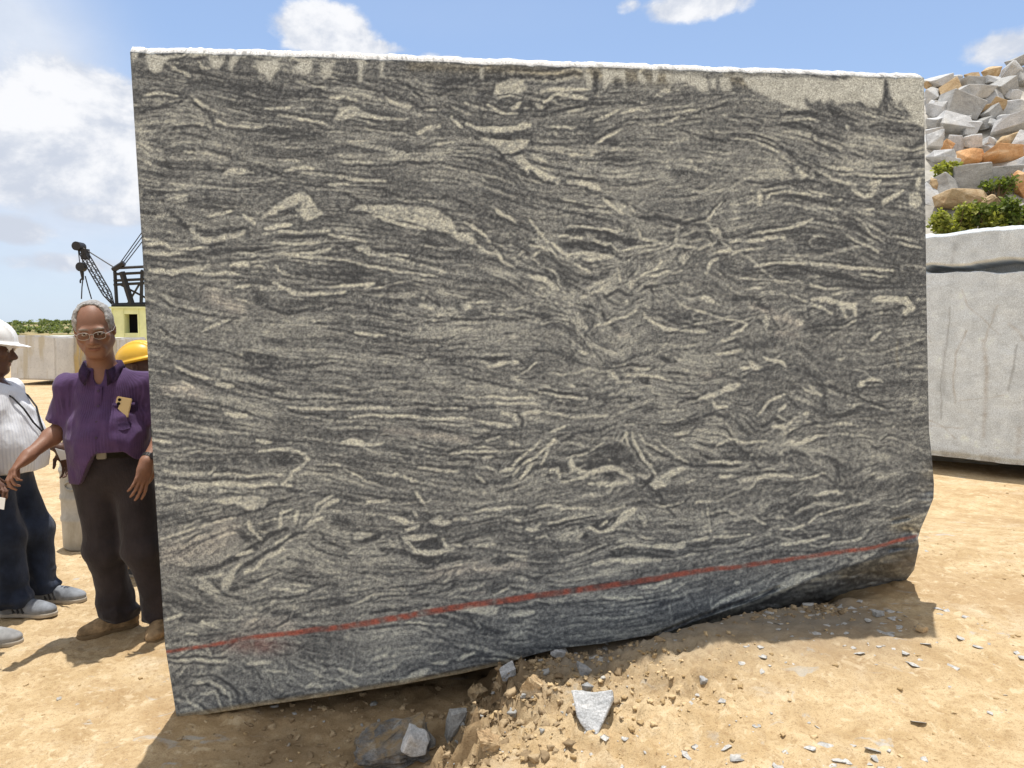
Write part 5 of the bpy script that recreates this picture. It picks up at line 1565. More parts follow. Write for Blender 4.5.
# the old lattice boom crane
M_crane = plain('crane_paint_pale_green', (.70, .75, .42), .6, .35, .12, 1.2); M_black = plain('greasy_black_steel', (.018, .018, .02), .55, .4, .3, 3); M_dark = plain('dark_opening', (.006, .006, .007), .9, .1); M_track = plain('dusty_track_steel', (.10, .085, .065), .8, .3)
CD = 42.
cr_ = tag(empty('crane', (at(128, 333, CD).x, CD, 0.0)), 'old pale green crawler crane with a black gantry and lattice boom, far behind the men', 'crane')
cx0 = cr_.location.x
def cp(px_, py_, dy=0.): p = at(px_, py_, CD+dy); return Vector((p.x-cx0, dy, p.z))
bm = bmesh.new(); x0, x1 = cp(112.5, 333, -1.3).x, cp(168, 333, -1.3).x; z1 = cp(128, 308.5, -1.3).z; z0 = 1.05; dx0, dx1 = cp(124.5, 320, -1.3).x, cp(137.5, 320, -1.3).x; dz1 = cp(128, 314, -1.3).z; dz0 = cp(128, 333, -1.3).z
for a_, b_ in ((x0, dx0), (dx1, x1)): add_box(bm, ((a_+b_)/2, 0, (z0+z1)/2), (b_-a_, 2.6, z1-z0))
add_box(bm, ((dx0+dx1)/2, 0, (dz1+z1)/2), (dx1-dx0, 2.598, z1-dz1)); add_box(bm, ((dx0+dx1)/2, 0, (dz0+z0)/2), (dx1-dx0, 2.598, dz0-z0)); add_box(bm, ((x0+x1)/2, 0, z1+.05), (x1-x0+.2, 2.8, .1)); add_box(bm, ((x0+x1)/2, -.02, z0-.08), (x1-x0+.25, 2.7, .16))
for q in (x0+.02, dx0-.06, dx1+.06, dx1+.7): add_box(bm, (q, -1.32, (z0+z1)/2), (.06, .04, z1-z0))
house = bm_obj('machinery_house', bm, M_crane, cr_)
bm = bmesh.new(); add_box(bm, ((dx0+dx1)/2, .2, (dz0+dz1)/2), (dx1-dx0-.01, 2.0, dz1-dz0-.01)); bm_obj('door_opening', bm, M_dark, house)
for sy in (-1, 1):
    bm = bmesh.new(); L2 = 2.6
    for a_ in range(36):
        th = a_/36*2*math.pi; c_ = math.cos(th); s2_ = math.sin(th); add_box(bm, (max(-1, min(1, c_*1.5))*L2*.8+c_*.3+(x0+x1)/2, sy*1.25, .42+s2_*.38), (.28, .6, .10), Matrix.Rotation(-th, 3, 'Y') @ Matrix.Rotation(math.pi/2, 3, 'Y'))
    for q in range(6): add_bar(bm, ((x0+x1)/2-2+q*.8, sy*1.25-.2, .42), ((x0+x1)/2-2+q*.8, sy*1.25+.2, .42), .3, 12)
    bm_obj('track', bm, M_track, cr_)
bm = bmesh.new(); B = lambda a, b_, r_=.06: add_bar(bm, a, b_, r_, 5)     # gantry
for dy in (-.9, .9):
    B(cp(117, 306, dy), cp(115, 272, dy), .10); B(cp(141, 306, dy), cp(142, 271, dy), .10); B(cp(122, 272, dy), cp(132, 304, dy), .17); B(cp(148, 268, dy), cp(158, 306, dy), .14)
    for y_ in (267.5, 273.5, 280, 284): B(cp(114, y_+.8, dy), cp(149, y_-1, dy), .085)
    B(cp(119, 284, dy), cp(150, 300, dy), .06); B(cp(140, 283, dy), cp(127, 305, dy), .06); B(cp(113, 306.5, dy), cp(165, 305, dy), .2); B(cp(113, 270, dy), cp(124, 263, dy), .16)
for q in ((115, 272), (142, 271), (122, 264), (148, 268)): B(cp(*q, -.9), cp(*q, .9), .09)
bm_obj('gantry', bm, M_black, cr_)
bm = bmesh.new(); A_, Bp = cp(113, 304), cp(80, 247); n_ = 17                 # lattice boom
def ch(t_, sx, sy): w_ = .17*min(1, 4*t_+.25, 5*(1-t_)+.35); d_ = (Bp-A_).normalized(); nn_ = Vector((-d_.z, 0, d_.x)); return A_+(Bp-A_)*t_+nn_*w_*sx+Vector((0, w_*sy, 0))
for sx in (-1, 1):
    for sy in (-1, 1):
        for i in range(n_): add_bar(bm, ch(i/n_, sx, sy), ch((i+1)/n_, sx, sy), .036, 4)
for i in range(n_):
    for (p_, q_) in (((-1, -1), (1, -1)), ((1, -1), (1, 1)), ((1, 1), (-1, 1)), ((-1, 1), (-1, -1))):
        a_, b_ = (p_, q_) if i % 2 else (q_, p_); add_bar(bm, ch(i/n_, *a_), ch((i+1)/n_, *b_), .02, 4)
bm_obj('boom', bm, M_black, cr_)
bm = bmesh.new(); p_ = cp(79, 246.5); add_bar(bm, p_+Vector((0, -.3, 0)), p_+Vector((0, .3, 0)), .26, 16); add_box(bm, (p_+Vector((.35, 0, -.45)))[:], (.34, .34, .6)); bm_obj('boom_head', bm, M_black, cr_)
bm = bmesh.new(); p_ = cp(81.5, 267); add_bar(bm, p_+Vector((0, -.15, 0)), p_+Vector((0, .15, 0)), .27, 14); add_bar(bm, p_+Vector((0, 0, -.1)), p_+Vector((.05, 0, -.75)), .13, 8, .06)
hk = [p_+Vector((.05+.16*math.sin(a_), 0, -.85-.18*math.cos(a_))) for a_ in np.linspace(math.pi, 5.2, 8)]; add_poly_tube(bm, hk, .05, 6)
for s2_ in (-.06, .06): add_poly_tube(bm, [cp(84.2, 276)+Vector((s2_, 0, 0)), cp(85, 287)+Vector((s2_*3, 0, 0)), cp(86.5, 299)+Vector((s2_*5, 0, 0))], .035, 5)
bm_obj('hook_block', bm, M_black, cr_)
bm = bmesh.new(); tip2 = cp(330, 120)
for (a_, b_, r_) in ((cp(78, 248), cp(80, 265), .03), (cp(81, 248), cp(83, 265), .03), (cp(83, 248), cp(115, 268), .035), (cp(122, 264), cp(153, 222), .03), (cp(125, 264), cp(155, 225), .03), (cp(118, 266), cp(150, 221), .03)): add_bar(bm, a_, b_, r_, 4)
add_bar(bm, cp(153, 222), tip2, .04, 4); add_bar(bm, cp(155, 225), tip2, .04, 4)
bm_obj('cable', bm, M_black, cr_)
bm = bmesh.new(); A_, Bp = cp(166, 306), tip2; n_ = 26
for sx in (-1, 1):
    for sy in (-1, 1): add_bar(bm, ch(0, sx, sy), ch(.5, sx, sy), .07, 4); add_bar(bm, ch(.5, sx, sy), ch(1, sx, sy), .07, 4)
for i in range(n_): add_bar(bm, ch(i/n_, -1, -1), ch((i+1)/n_, 1, -1), .04, 4); add_bar(bm, ch(i/n_, 1, 1), ch((i+1)/n_, -1, 1), .04, 4)
bm_obj('main_boom', bm, M_black, cr_)
# ------------------------------------------------------------------ people: distance fields turned into one smooth skin each
def smin(a, b, k):
    h = np.maximum(k-np.abs(a-b), 0)/k; return np.minimum(a, b)-h*h*k*.25
class Field:
    def __init__(s, lo, hi, step):
        s.lo = np.array(lo, float); s.st = step; s.n = np.ceil((np.array(hi)-s.lo)/step).astype(int)+1
        s.ax = [s.lo[i]+step*np.arange(s.n[i]) for i in range(3)]; s.d = np.full(s.n, .5, np.float32)
    def sub(s, lo, hi, m):
        sl = []
        for i in range(3):
            a = int(np.floor((lo[i]-m-s.lo[i])/s.st)); b_ = int(np.ceil((hi[i]+m-s.lo[i])/s.st))+1
            sl.append(slice(max(0, min(a, s.n[i])), max(0, min(b_, s.n[i]))))
        g = np.meshgrid(*[s.ax[i][sl[i]] for i in range(3)], indexing='ij'); return tuple(sl), g
    def put(s, lo, hi, f, k, op='add'):
        sl, (X, Y, Z) = s.sub(np.array(lo), np.array(hi), .06 if op == 'add' else .05)
        if X.size == 0: return
        d = f(X, Y, Z)
        if op == 'add': s.d[sl] = smin(s.d[sl], d, k)
        elif op == 'cut': s.d[sl] = -smin(-s.d[sl], d, k)
    def cone(s, p, q, r0, r1, k=.03, op='add', flat=False, sq=(1, 1, 1)):
        p = np.array(p, float); q = np.array(q, float); e = q-p; L2 = e@e; r = max(r0, r1)
        def f(X, Y, Z):
            t0 = ((X-p[0])*e[0]+(Y-p[1])*e[1]+(Z-p[2])*e[2])/L2; t = np.clip(t0, 0, 1)
            d = np.sqrt(((X-p[0]-t*e[0])/sq[0])**2+((Y-p[1]-t*e[1])/sq[1])**2+((Z-p[2]-t*e[2])/sq[2])**2)-(r0+(r1-r0)*t)
            if flat: d = np.maximum(d, (t0-1)*math.sqrt(L2))
            return d
        mx = r*max(sq); s.put(np.minimum(p, q)-mx, np.maximum(p, q)+mx, f, k, op)
    def ell(s, c, r, k=.03, op='add', M=None):
        c = np.array(c, float); r = np.array(r, float); R = np.eye(3) if M is None else np.array(M)
        def f(X, Y, Z):
            x, y, z = X-c[0], Y-c[1], Z-c[2]; u_ = [(R[0, i]*x+R[1, i]*y+R[2, i]*z) for i in range(3)]
            k0 = np.sqrt((u_[0]/r[0])**2+(u_[1]/r[1])**2+(u_[2]/r[2])**2); k1 = np.sqrt((u_[0]/r[0]**2)**2+(u_[1]/r[1]**2)**2+(u_[2]/r[2]**2)**2)+1e-9
            return k0*(k0-1)/k1
        m = r.max() if M is not None else r; s.put(c-m, c+m, f, k, op)
    def plane(s, p, n, k=.004):             # keep the side the normal points away from
        n = np.array(n, float); n /= np.linalg.norm(n); X, Y, Z = np.meshgrid(*s.ax, indexing='ij', sparse=True)
        s.d = -smin(-s.d, -((X-p[0])*n[0]+(Y-p[1])*n[1]+(Z-p[2])*n[2]), k)
    def wrinkle(s, amp, sx, sy, sz, seed, mask=None):
        X, Y, Z = [a for a in np.meshgrid(*s.ax, indexing='ij')]; m = np.abs(s.d) < .03
        x, y, z = X[m], Y[m], Z[m]; n = vn3(x*sx+.6*vn3(x*6, y*6, z*6, seed+5), y*sy, z*sz, seed); n = (1-np.abs(n)*2)*.6+.5*vn3(x*sx*2.1, y*sy*2.1, z*sz*2.3, seed+1)
        a = amp if mask is None else amp*mask(x, y, z); s.d[m] -= (a*n).astype(np.float32)
    def mesh(s, iters=2):
        d = s.d; ins = d < 0; nx, ny, nz = d.shape
        c = sum(ins[i:nx-1+i, j:ny-1+j, k:nz-1+k].astype(np.int8) for i in (0, 1) for j in (0, 1) for k in (0, 1))
        cell = (c > 0) & (c < 8); ids = np.full(cell.shape, -1, np.int64); idxs = np.argwhere(cell); ids[cell] = np.arange(len(idxs))
        P = np.zeros((len(idxs), 3)); W = np.zeros(len(idxs)); cor = [(i, j, k) for i in (0, 1) for j in (0, 1) for k in (0, 1)]
        for a in range(8):
            for b_ in range(a+1, 8):
                A, Bq = np.array(cor[a]), np.array(cor[b_])
                if np.abs(A-Bq).sum() != 1: continue
                da = d[tuple((idxs+A).T)]; db = d[tuple((idxs+Bq).T)]; m = (da < 0) != (db < 0); t = np.where(m, da/(da-db+1e-12), 0)
                P += np.where(m[:, None], A+(Bq-A)*t[:, None], 0); W += m
        P = s.lo+(idxs+P/W[:, None])*s.st; Fq = []
        for axis_ in range(3):
            sh = [slice(None)]*3; sh2 = [slice(None)]*3; sh[axis_] = slice(0, -1); sh2[axis_] = slice(1, None)
            a_, b_ = ins[tuple(sh)], ins[tuple(sh2)]; e = np.argwhere(a_ != b_); u1, u2 = [(1, 2), (2, 0), (0, 1)][axis_]
            ok = (e[:, u1] > 0) & (e[:, u2] > 0) & (e[:, u1] < d.shape[u1]-1) & (e[:, u2] < d.shape[u2]-1); e = e[ok]; fl = a_[tuple(e.T)]
            q = []
            for (o1, o2) in ((-1, -1), (0, -1), (0, 0), (-1, 0)):
                w_ = e.copy(); w_[:, u1] += o1; w_[:, u2] += o2; q.append(ids[tuple(w_.T)])
            q = np.stack(q, -1); q[~fl] = q[~fl][:, ::-1]; Fq.append(q)
        Fq = np.vstack(Fq); Fq = Fq[(Fq >= 0).all(1)]
        for _ in range(iters):
            acc = np.zeros_like(P); cnt = np.zeros(len(P))
            for a in range(4):
                np.add.at(acc, Fq[:, a], P[Fq[:, (a+1) % 4]]); np.add.at(cnt, Fq[:, a], 1); np.add.at(acc, Fq[:, a], P[Fq[:, (a+3) % 4]]); np.add.at(cnt, Fq[:, a], 1)
            P = P*.45+.55*acc/np.maximum(cnt, 1)[:, None]
        return P, Fq
def skin_mat():
    m, t, b = new_mat('skin', .52, .35); ca = t.new('ShaderNodeVertexColor', layer_name='Col'); tcn = t.new('ShaderNodeTexCoord'); n = t.noise(tcn.outputs['Object'], 60, 4, .6)
    t.l.new(t.mix(1., ca.outputs[0], t.mix(n, (.86,)*3, (1.12,)*3), 'MULTIPLY'), b.inputs['Base Color'])
    bn = t.new('ShaderNodeBump'); bn.inputs['Strength'].default_value = .25; bn.inputs['Distance'].default_value = .003; t.l.new(t.noise(tcn.outputs['Object'], 180, 4, .6), bn.inputs['Height']); t.l.new(bn.outputs[0], b.inputs['Normal'])
    b.inputs['Subsurface Weight'].default_value = .08; b.inputs['Subsurface Radius'].default_value = (.01, .005, .003); return m
M_skin = skin_mat()
def cloth(name, col, col2=None, freq=0., var=.12, rough=.9, vert=True, spec=.2):
    m, t, b = new_mat(name, rough, spec); tcn = t.new('ShaderNodeTexCoord'); v = tcn.outputs['Object']
    n = t.noise(v, 7, 5, .6); c = t.mix(t.ramp(n, .3, .7), tuple(x*(1-var) for x in col), tuple(x*(1+var) for x in col))
    if col2 is not None:
        sx = t.new('ShaderNodeSeparateXYZ'); t.l.new(v, sx.inputs[0]); an_ = t.math('ADD', t.math('ARCTAN2', sx.outputs[0], sx.outputs[1]), t.math('MULTIPLY', t.noise(v, 5, 2), .08))
        c = t.mix(t.ramp(t.math('SINE', t.math('MULTIPLY', an_, freq)), -.2, .8), c, col2)
    t.l.new(c, b.inputs['Base Color']); bn = t.new('ShaderNodeBump'); bn.inputs['Strength'].default_value = .55; bn.inputs['Distance'].default_value = .012
    t.l.new(t.noise(t.mapping(v, (1, 1, .45)), 16, 6, .68), bn.inputs['Height']); t.l.new(bn.outputs[0], b.inputs['Normal'])
    b.inputs['Sheen Weight'].default_value = .15; return m
M_sole = plain('dusty_rubber', (.42, .38, .32), .9, .2, .15, 20); M_belt = plain('black_leather', (.018, .016, .015), .5, .4); M_metal = plain('thin_metal', (.62, .60, .56), .3, .5, .05, 5, 0, .8)
M_white = plain('white_hard_plastic', (.80, .80, .79), .35, .45, .04, 6); M_yellow = plain('yellow_hard_plastic', (.72, .42, .03), .35, .45, .08, 6); M_paper = plain('paper', (.80, .79, .76), .9, .1, .03, 10)
def rotm(yaw=0, pitch=0, roll=0): return np.array(Matrix.Rotation(yaw, 3, 'Z') @ Matrix.Rotation(pitch, 3, 'X') @ Matrix.Rotation(roll, 3, 'Y'))
def head_prims(F, hc, R, s, k=1.0):
    W = lambda p: hc+R@(np.array(p)*s)
    def E(c, r, kk=.02, op='add'): F.ell(W(c), np.array(r)*s, kk*s, op, M=R)
    E((0, .016, .036), (.075, .095, .088)); E((0, -.022, -.028), (.060, .074, .092), .04); E((0, -.070, -.100), (.027, .022, .020), .03)
    for q in (-1, 1):
        F.cone(W((q*.056, .0, -.055)), W((q*.022, -.068, -.098)), .020*s, .016*s, .03*s)
        E((q*.046, -.064, -.020), (.021, .018, .018), .025); E((q*.028, -.086, .024), (.026, .011, .008), .016)
        E((q*.031, -.100, .004), (.017, .014, .011), .010, 'cut'); E((q*.031, -.080, .003), (.0145, .011, .0105), .004)
        E((q*.080, .012, -.004), (.008, .020, .032), .008); E((q*.084, .008, -.002), (.005, .010, .018), .006, 'cut')
        E((q*.0125, -.102, -.036), (.009, .012, .008), .008)
        F.cone(W((q*.018, -.094, -.040)), W((q*.032, -.078, -.072)), .007*s, .007*s, .02*s)
    F.cone(W((0, -.088, .016)), W((0, -.115, -.030)), .008*s, .0135*s, .014*s)
    E((0, -.093, -.057), (.025, .011, .0065), .008); E((0, -.091, -.0690), (.020, .011, .0075), .006); E((0, -.104, -.0628), (.026, .010, .0014), .003, 'cut')
    return W
def head_colors(P, hc, R, s, base, brow, mous=None, lip=(.24, .10, .075)):
    L = ((P-hc)@R)/s; x, y, z = L.T; C = np.tile(np.array(base), (len(P), 1)).astype(float); ax = np.abs(x)
    def mixc(m, c):
        m = np.clip(m, 0, 1)[:, None]; C[:] = C*(1-m)+m*np.array(c)
    near = (y < -.03) & (np.abs(z) < .16)
    fr = near & (y < -.05)
    mixc(fr*sstep(1.2, .4, np.hypot((ax-.031)/.026, (z-.004)/.017))*.35, np.array(base)*.55)
    eye = fr & (y > -.096) & (np.hypot((ax-.031)/.0125, (z-.001)/.0042) < 1); mixc(eye*1., (.60, .56, .50)); mixc((eye & (np.hypot(ax-.031, z-.003) < .0062))*1., (.02, .012, .01))
    mixc(fr*sstep(1.15, .7, np.hypot((ax-.031)/.025, (z-.0265+.10*(ax-.031)**2*40)/.0055))*.9, brow)
    mixc(fr*sstep(1.2, .8, np.hypot(x/.026, (z+.063)/.013))*(y < -.085)*.75, lip)
    if mous is not None: mixc(fr*(y < -.08)*sstep(1.15, .85, np.hypot(x/.030, (z+.050)/.0085)), mous)
    mixc(fr*sstep(.004, .0, np.abs(z+.0628))*(ax < .024)*(y < -.082)*.7, (.05, .02, .02))
    return C
def finger(F, a, dirs, lens, r0):
    p = np.array(a, float)
    for k, (d, L) in enumerate(zip(dirs, lens)):
        q = p+np.array(d)/np.linalg.norm(d)*L; F.cone(p, q, r0*(1-.10*k), r0*(1-.10*(k+1)), .006); p = q
def hand(F, wrist, fwd, palm_n, side, curl=.4, s=1.0, tcurl=.3, spread=.12):
    f = np.array(fwd, float); f /= np.linalg.norm(f); n = np.array(palm_n, float); n -= f*(n@f); n /= np.linalg.norm(n); t = np.cross(f, n)*side       # t: towards the thumb
    w = np.array(wrist, float); M = np.stack([t, f, n], 1); F.ell(w+f*.052*s, (.040*s, .058*s, .016*s), .015, M=M)
    F.cone(w, w+f*.03*s, .026*s, .024*s, .03); F.cone(w+f*.02*s+t*.012*s, w+f*.06*s+t*.026*s, .017*s, .014*s, .015)
    for i, (off, L, r) in enumerate(((.030, .042, .0092), (.010, .047, .0097), (-.010, .043, .0092), (-.029, .034, .0082))):
        b = w+f*(.100-.004*abs(i-1.2))*s+t*off*s; sp = f+t*(off/.03)*spread; c = curl*(1+.12*i); d = []
        for j in range(3):
            a = c*(.55+.75*j) if j else c*.55
            d.append(sp*math.cos(a)+n*math.sin(a))
        F.cone(w+f*.07*s+t*off*.8*s, b, .011*s, r*s*1.05, .006)
        finger(F, b, d, [L*s, L*.68*s, L*.52*s], r*s)
    b = w+f*.030*s+t*.030*s; d1 = f*.62+t*.75+n*.25; d2 = f*.9+t*(.35-tcurl)+n*(.3+tcurl); finger(F, b, [d1, d2, d2+n*tcurl*.6], [.036*s, .031*s, .024*s], .0115*s)
def person(name_label, loc, rz, J, col, opts):
    root = tag(empty('person', loc, rz), name_label, 'person', None); s = J['hs']; hc = np.array(J['head']); R = rotm(*J['hrot']); st = opts.get('step', .0065)
    pts = np.array([J[k] for k in J if k not in ('hs', 'hrot')]); lo, hi = pts.min(0)-.26, pts.max(0)+.28; lo[2] = -.04
    F = Field(lo, hi, st); W = head_prims(F, hc, R, s)
    nb = np.array(J['neck']); F.cone(W((0, .022, -.06)), nb, .056*s, .062*s, .04)
    ch, wa, pe = [np.array(J[k]) for k in ('chest', 'waist', 'pelvis')]; g = opts.get('girth', 1.0); gb = opts.get('belly', 1.0)
    F.ell(ch, (.150*g, .095*g, .19), .06); F.ell(wa*np.array((1, .3, 1)), (.120*g, .070*gb, .16), .06); F.ell(pe, (.140*g, .085, .11), .05)
    for q in 'lr':
        sh, el, wr, hp, kn, an = [np.array(J[k+q]) for k in ('sh', 'el', 'wr', 'hip', 'kn', 'an')]; toe = np.array(J['toe'+q])
        F.cone(nb+(0, 0, -.05), sh, .055, .056, .05); F.cone(sh, el, .050, .042, .03); F.cone(el, el+(wr-el)*.35, .042, .041, .03); F.cone(el+(wr-el)*.35, wr, .041, .027, .03)
        F.cone(hp, kn, .075, .052, .04); F.cone(kn, an, .05, .038, .03); F.cone(an+(0, 0, -.03), an*.3+toe*.7+(0, 0, .0), .035, .026, .02)
        h = J.get('hand'+q)
    for q, hd in opts['hands'].items(): hand(F, J['wr'+q], *hd[0], **hd[1])
    P, Q = F.mesh(1); C = head_colors(P, hc, R, s, col['skin'], col['brow'], col.get('mous'))
    body = link('body', mesh_np('body', P, Q, C), M_skin, root, True)
    # shirt
    F = Field(lo, hi, st); o = .017; g2 = g; hem = opts['hem']
    F.ell(ch, (.158*g+o, .104*g+o, .20), .06); F.ell(wa, (.152*g+o, .112*gb+o, opts.get('wz', .17)), .06); hz_ = pe+np.array((0, opts.get('hemfy', 0), hem-pe[2]-.03)); F.cone(wa, hz_, .155*g+o, .160*g+o*opts.get('flare', 1.3), .06, sq=(1, .70*gb/g, 1))
    F.ell(pe+np.array((0, 0, .02)), (.150*g+o, .105*gb+o, .14), .05)
    for q in 'lr':
        sh, el = np.array(J['sh'+q]), np.array(J['el'+q]); sl = sh+(el-sh)*opts.get('sleeve', .8)
        F.cone(nb+(0, 0, -.055), sh, .060, .056, .05); F.cone(sh, sl, .060, opts.get('cuffr', .072), .04, flat=True)
    F.cone(nb+np.array((0, .01, .012)), nb+np.array((0, .02, -.05)), .070*s, .09, .03)
    F.wrinkle(.012, 9, 9, 4.0, opts['seed']); F.wrinkle(.007, 15, 15, 10, opts['seed']+3)
    fw = np.array((R@np.array((0, -1, 0)))*(1, 1, 0)); fw = fw/np.linalg.norm(fw)
    F.cone(W((0, .022, -.03)), nb+np.array((0, .0, .02)), .064*s, .066*s, .004, op='cut'); F.ell(nb+np.array((0, -.085, -.005)), (.024, .05, .062), .006, op='cut')
    F.ell(nb+np.array((0, -.03, .085)), (.2, .2, .055), .008, op='cut')
    F.plane((0, 0, hem), (opts.get('hemx', 0), opts.get('hemy', .0), -1))
    if 'hemf' in opts:
        X, Y, Z = np.meshgrid(*F.ax, indexing='ij', sparse=True); F.d = np.maximum(F.d, opts['hemf'](X, Y)-Z).astype(np.float32)
    P, Q = F.mesh(1); shirt = link('shirt', mesh_np('shirt', P, Q), col['shirt'], root, True)
    # trousers
    F = Field(lo, hi, st); top = opts['waistz']; F.ell(pe+np.array((0, 0, .0)), (.158*g, .112*max(g, .9*gb), .13), .05); F.cone(pe, pe+np.array((0, 0, top-pe[2]+.05)), .155*g, .150*g, .05, sq=(1, .72, 1))
    for q in 'lr':
        hp, kn, an = [np.array(J[k+q]) for k in ('hip', 'kn', 'an')]; lr_ = opts.get('leg', 1.)
        F.cone(hp, kn, .098*lr_, .076*lr_, .045); F.cone(kn, an+np.array((0, 0, -.03)), .076*lr_, .074*lr_, .04, flat=True); F.ell(an+np.array((0, -.01, .01)), (.076*lr_, .08*lr_, .04), .02)
    F.plane((0, 0, top), (0, 0, 1)); F.wrinkle(.024, 8, 8, 3, opts['seed']+20, lambda x, y, z: .35+.9*sstep(.32, .08, z)+.5*np.exp(-((z-.45)/.1)**2)); F.wrinkle(.009, 10, 10, 13, opts['seed']+23, lambda x, y, z: .2+1.4*sstep(.30, .10, z))
    F.plane((0, 0, opts.get('cuff', .055)), (0, 0, -1)); P, Q = F.mesh(1); tr = link('trousers', mesh_np('trousers', P, Q), col['trousers'], root, True)
    # shoes with soles
    for q in 'lr':
        an, toe = np.array(J['an'+q]), np.array(J['toe'+q]); d = toe-an; d[2] = 0; L = np.linalg.norm(d); d /= L; heel = an-d*.075; heel[2] = 0; z0 = float(J['an'+q][2])-.09; sd_ = np.array((-d[1], d[0], 0))
        M = np.stack([sd_, d, (0, 0, 1)], 1); F = Field(np.minimum(heel, toe)-.09, np.maximum(heel, toe)+(.09, .09, .20), .005); z_ = np.array((0, 0, z0))
        hb = heel*(1, 1, 0)+z_; tb = toe*(1, 1, 0)+z_; T_ = np.linalg.norm(tb-hb)
        F.ell(hb+d*.055+(0, 0, .045), (.040, .058, .046), .03, M=M); F.ell(hb+d*(T_-.075)+(0, 0, .034), (.049, .080, .036), .03, M=M); F.cone(hb+d*.05+(0, 0, .05), hb+d*(T_-.10)+(0, 0, .036), .040, .036, .04); F.cone(hb+d*.06+(0, 0, .05), hb+d*.065+(0, 0, .115), .043, .045, .03, flat=True); F.cone(hb+d*.09+(0, 0, .075), hb+d*(T_*.60)+(0, 0, .052), .032, .030, .03)
        F.plane((0, 0, z0+.016), (0, 0, -1)); P, Q = F.mesh(1); sh_ = link('shoe', mesh_np('shoe', P, Q), col['shoe'], root, True)
        F = Field(np.minimum(heel, toe)-.09, np.maximum(heel, toe)+(.09, .09, .10), .005)
        F.ell(hb+d*.05+(0, 0, .012), (.043, .056, .06), .02, M=M); F.ell(hb+d*(T_-.072)+(0, 0, .012), (.052, .080, .06), .02, M=M); F.cone(hb+d*.05+(0, 0, .01), hb+d*(T_-.09)+(0, 0, .01), .040, .044, .02)
        F.plane((0, 0, z0+.024), (0, 0, 1)); F.plane((0, 0, z0-.002), (0, 0, -1)); P, Q = F.mesh(1); link('sole', mesh_np('sole', P, Q), col.get('sole', M_sole), sh_, True)
        bm = bmesh.new()
        for q2 in range(4):
            c_ = hb+d*(T_*(.42+.075*q2))+np.array((0, 0, .092-.012*q2)); add_bar(bm, c_-sd_*.030-np.array((0, 0, .012)), c_-sd_*.0+np.array((0, 0, .004)), .0035, 5); add_bar(bm, c_+np.array((0, 0, .004)), c_+sd_*.030+d*.02-np.array((0, 0, .012)), .0035, 5)
        bm_obj('lace', bm, col.get('lace', M_sole), sh_)
    return root, W, R, hc, s, nb
def hair_cap(root, W, R, hc, s, mat, cuts, adds=(), thick=.010, step=.005, zmin=-.06, rough=.004):
    F = Field(hc-.16*s, hc+.17*s, step); E = lambda c, r, k=.01, op='add': F.ell(W(c), np.array(r)*s, k*s, op, M=R)
    E((0, .016, .036), (.075+thick, .095+thick, .088+thick*.8))
    for c, r in adds: E(c, r, .02)
    for c, r in cuts: E(c, r, .012, 'cut')
    n = R@np.array((0, 0, -1.)); F.plane(W((0, 0, zmin)), n); F.wrinkle(rough, 40, 40, 40, 77)
    P, Q = F.mesh(1); return link('hair', mesh_np('hair', P, Q), mat, root, True)
def helmet(root, W, R, hc, s, mat, tilt=0.):
    Rt = R@rotm(0, tilt, 0); c0 = W((0, .012, .050)); F = Field(c0-.22*s, c0+.22*s, .0055); T = lambda p: c0+Rt@(np.array(p)*s)
    F.ell(T((0, .0, .0)), np.array((.106, .132, .108))*s, .01, M=Rt); F.plane(T((0, 0, -.012)), Rt@np.array((0, 0, -1.)))
    F.ell(T((0, -.045, -.010)), np.array((.112, .150, .010))*s, .012, M=Rt); F.ell(T((0, 0, -.010)), np.array((.116, .142, .010))*s, .012, M=Rt)
    F.ell(T((0, 0, .0)), np.array((.018, .136, .117))*s, .012, M=Rt)
    for q in (-1, 1): F.ell(T((q*.045, .0, .0)), np.array((.010, .126, .107))*s, .010, M=Rt)
    F.ell(T((0, 0, -.055)), np.array((.094, .122, .085))*s, .006, 'cut', M=Rt)
    P, Q = F.mesh(1); return link('hard_hat', mesh_np('hard_hat', P, Q), mat, root, True)
def tubes(name, paths, r, mat, parent, seg=6):
    bm = bmesh.new()
    for p in paths: add_poly_tube(bm, p, r, seg)
    return bm_obj(name, bm, mat, parent)
M_greyhair = plain('grey_hair', (.40, .39, .38), .8, .3, .35, 90, .8); M_blackhair = plain('black_hair', (.014, .012, .011), .7, .3, .3, 90, .6)
def gz(x, y): return float(H(x, y))
# 1: the man in the purple shirt
PL = (-2.08, 3.65); z0 = gz(*PL); RZ1 = .28
J1 = dict(hs=1.08, head=(-.030, -.095, 1.595), hrot=(.14, .28, -.09), neck=(-.02, -.01, 1.385), chest=(0, 0, 1.20), waist=(.0, -.035, 1.03), pelvis=(.01, .0, .89),
 shl=(-.180, .0, 1.300), ell=(-.222, .03, 1.095), wrl=(-.318, -.165, .985), shr=(.190, .0, 1.305), elr=(.285, -.03, 1.08), wrr=(.205, -.200, .935),
 hipl=(-.085, 0, .86), knl=(-.047, -.02, .45), anl=(.009, .05, .09), toel=(-.175, -.05, .0), hipr=(.095, 0, .86), knr=(.150, -.074, .45), anr=(.225, -.02, .09), toer=(.20, -.23, .0))
M_purple = cloth('purple_striped_cotton', (.074, .040, .108), (.083, .046, .122), 90., .34)
c1 = dict(skin=(.245, .125, .082), brow=(.22, .18, .15), mous=(.27, .165, .12), shirt=M_purple, trousers=cloth('dark_brown_trousers', (.030, .024, .026), None, 0, .25), shoe=plain('tan_suede', (.30, .21, .12), .9, .15, .4, 22, .5), lace=plain('brown_laces', (.13, .085, .045)), sole=plain('brown_rubber_sole', (.20, .14, .08), .9, .1, .2, 20))
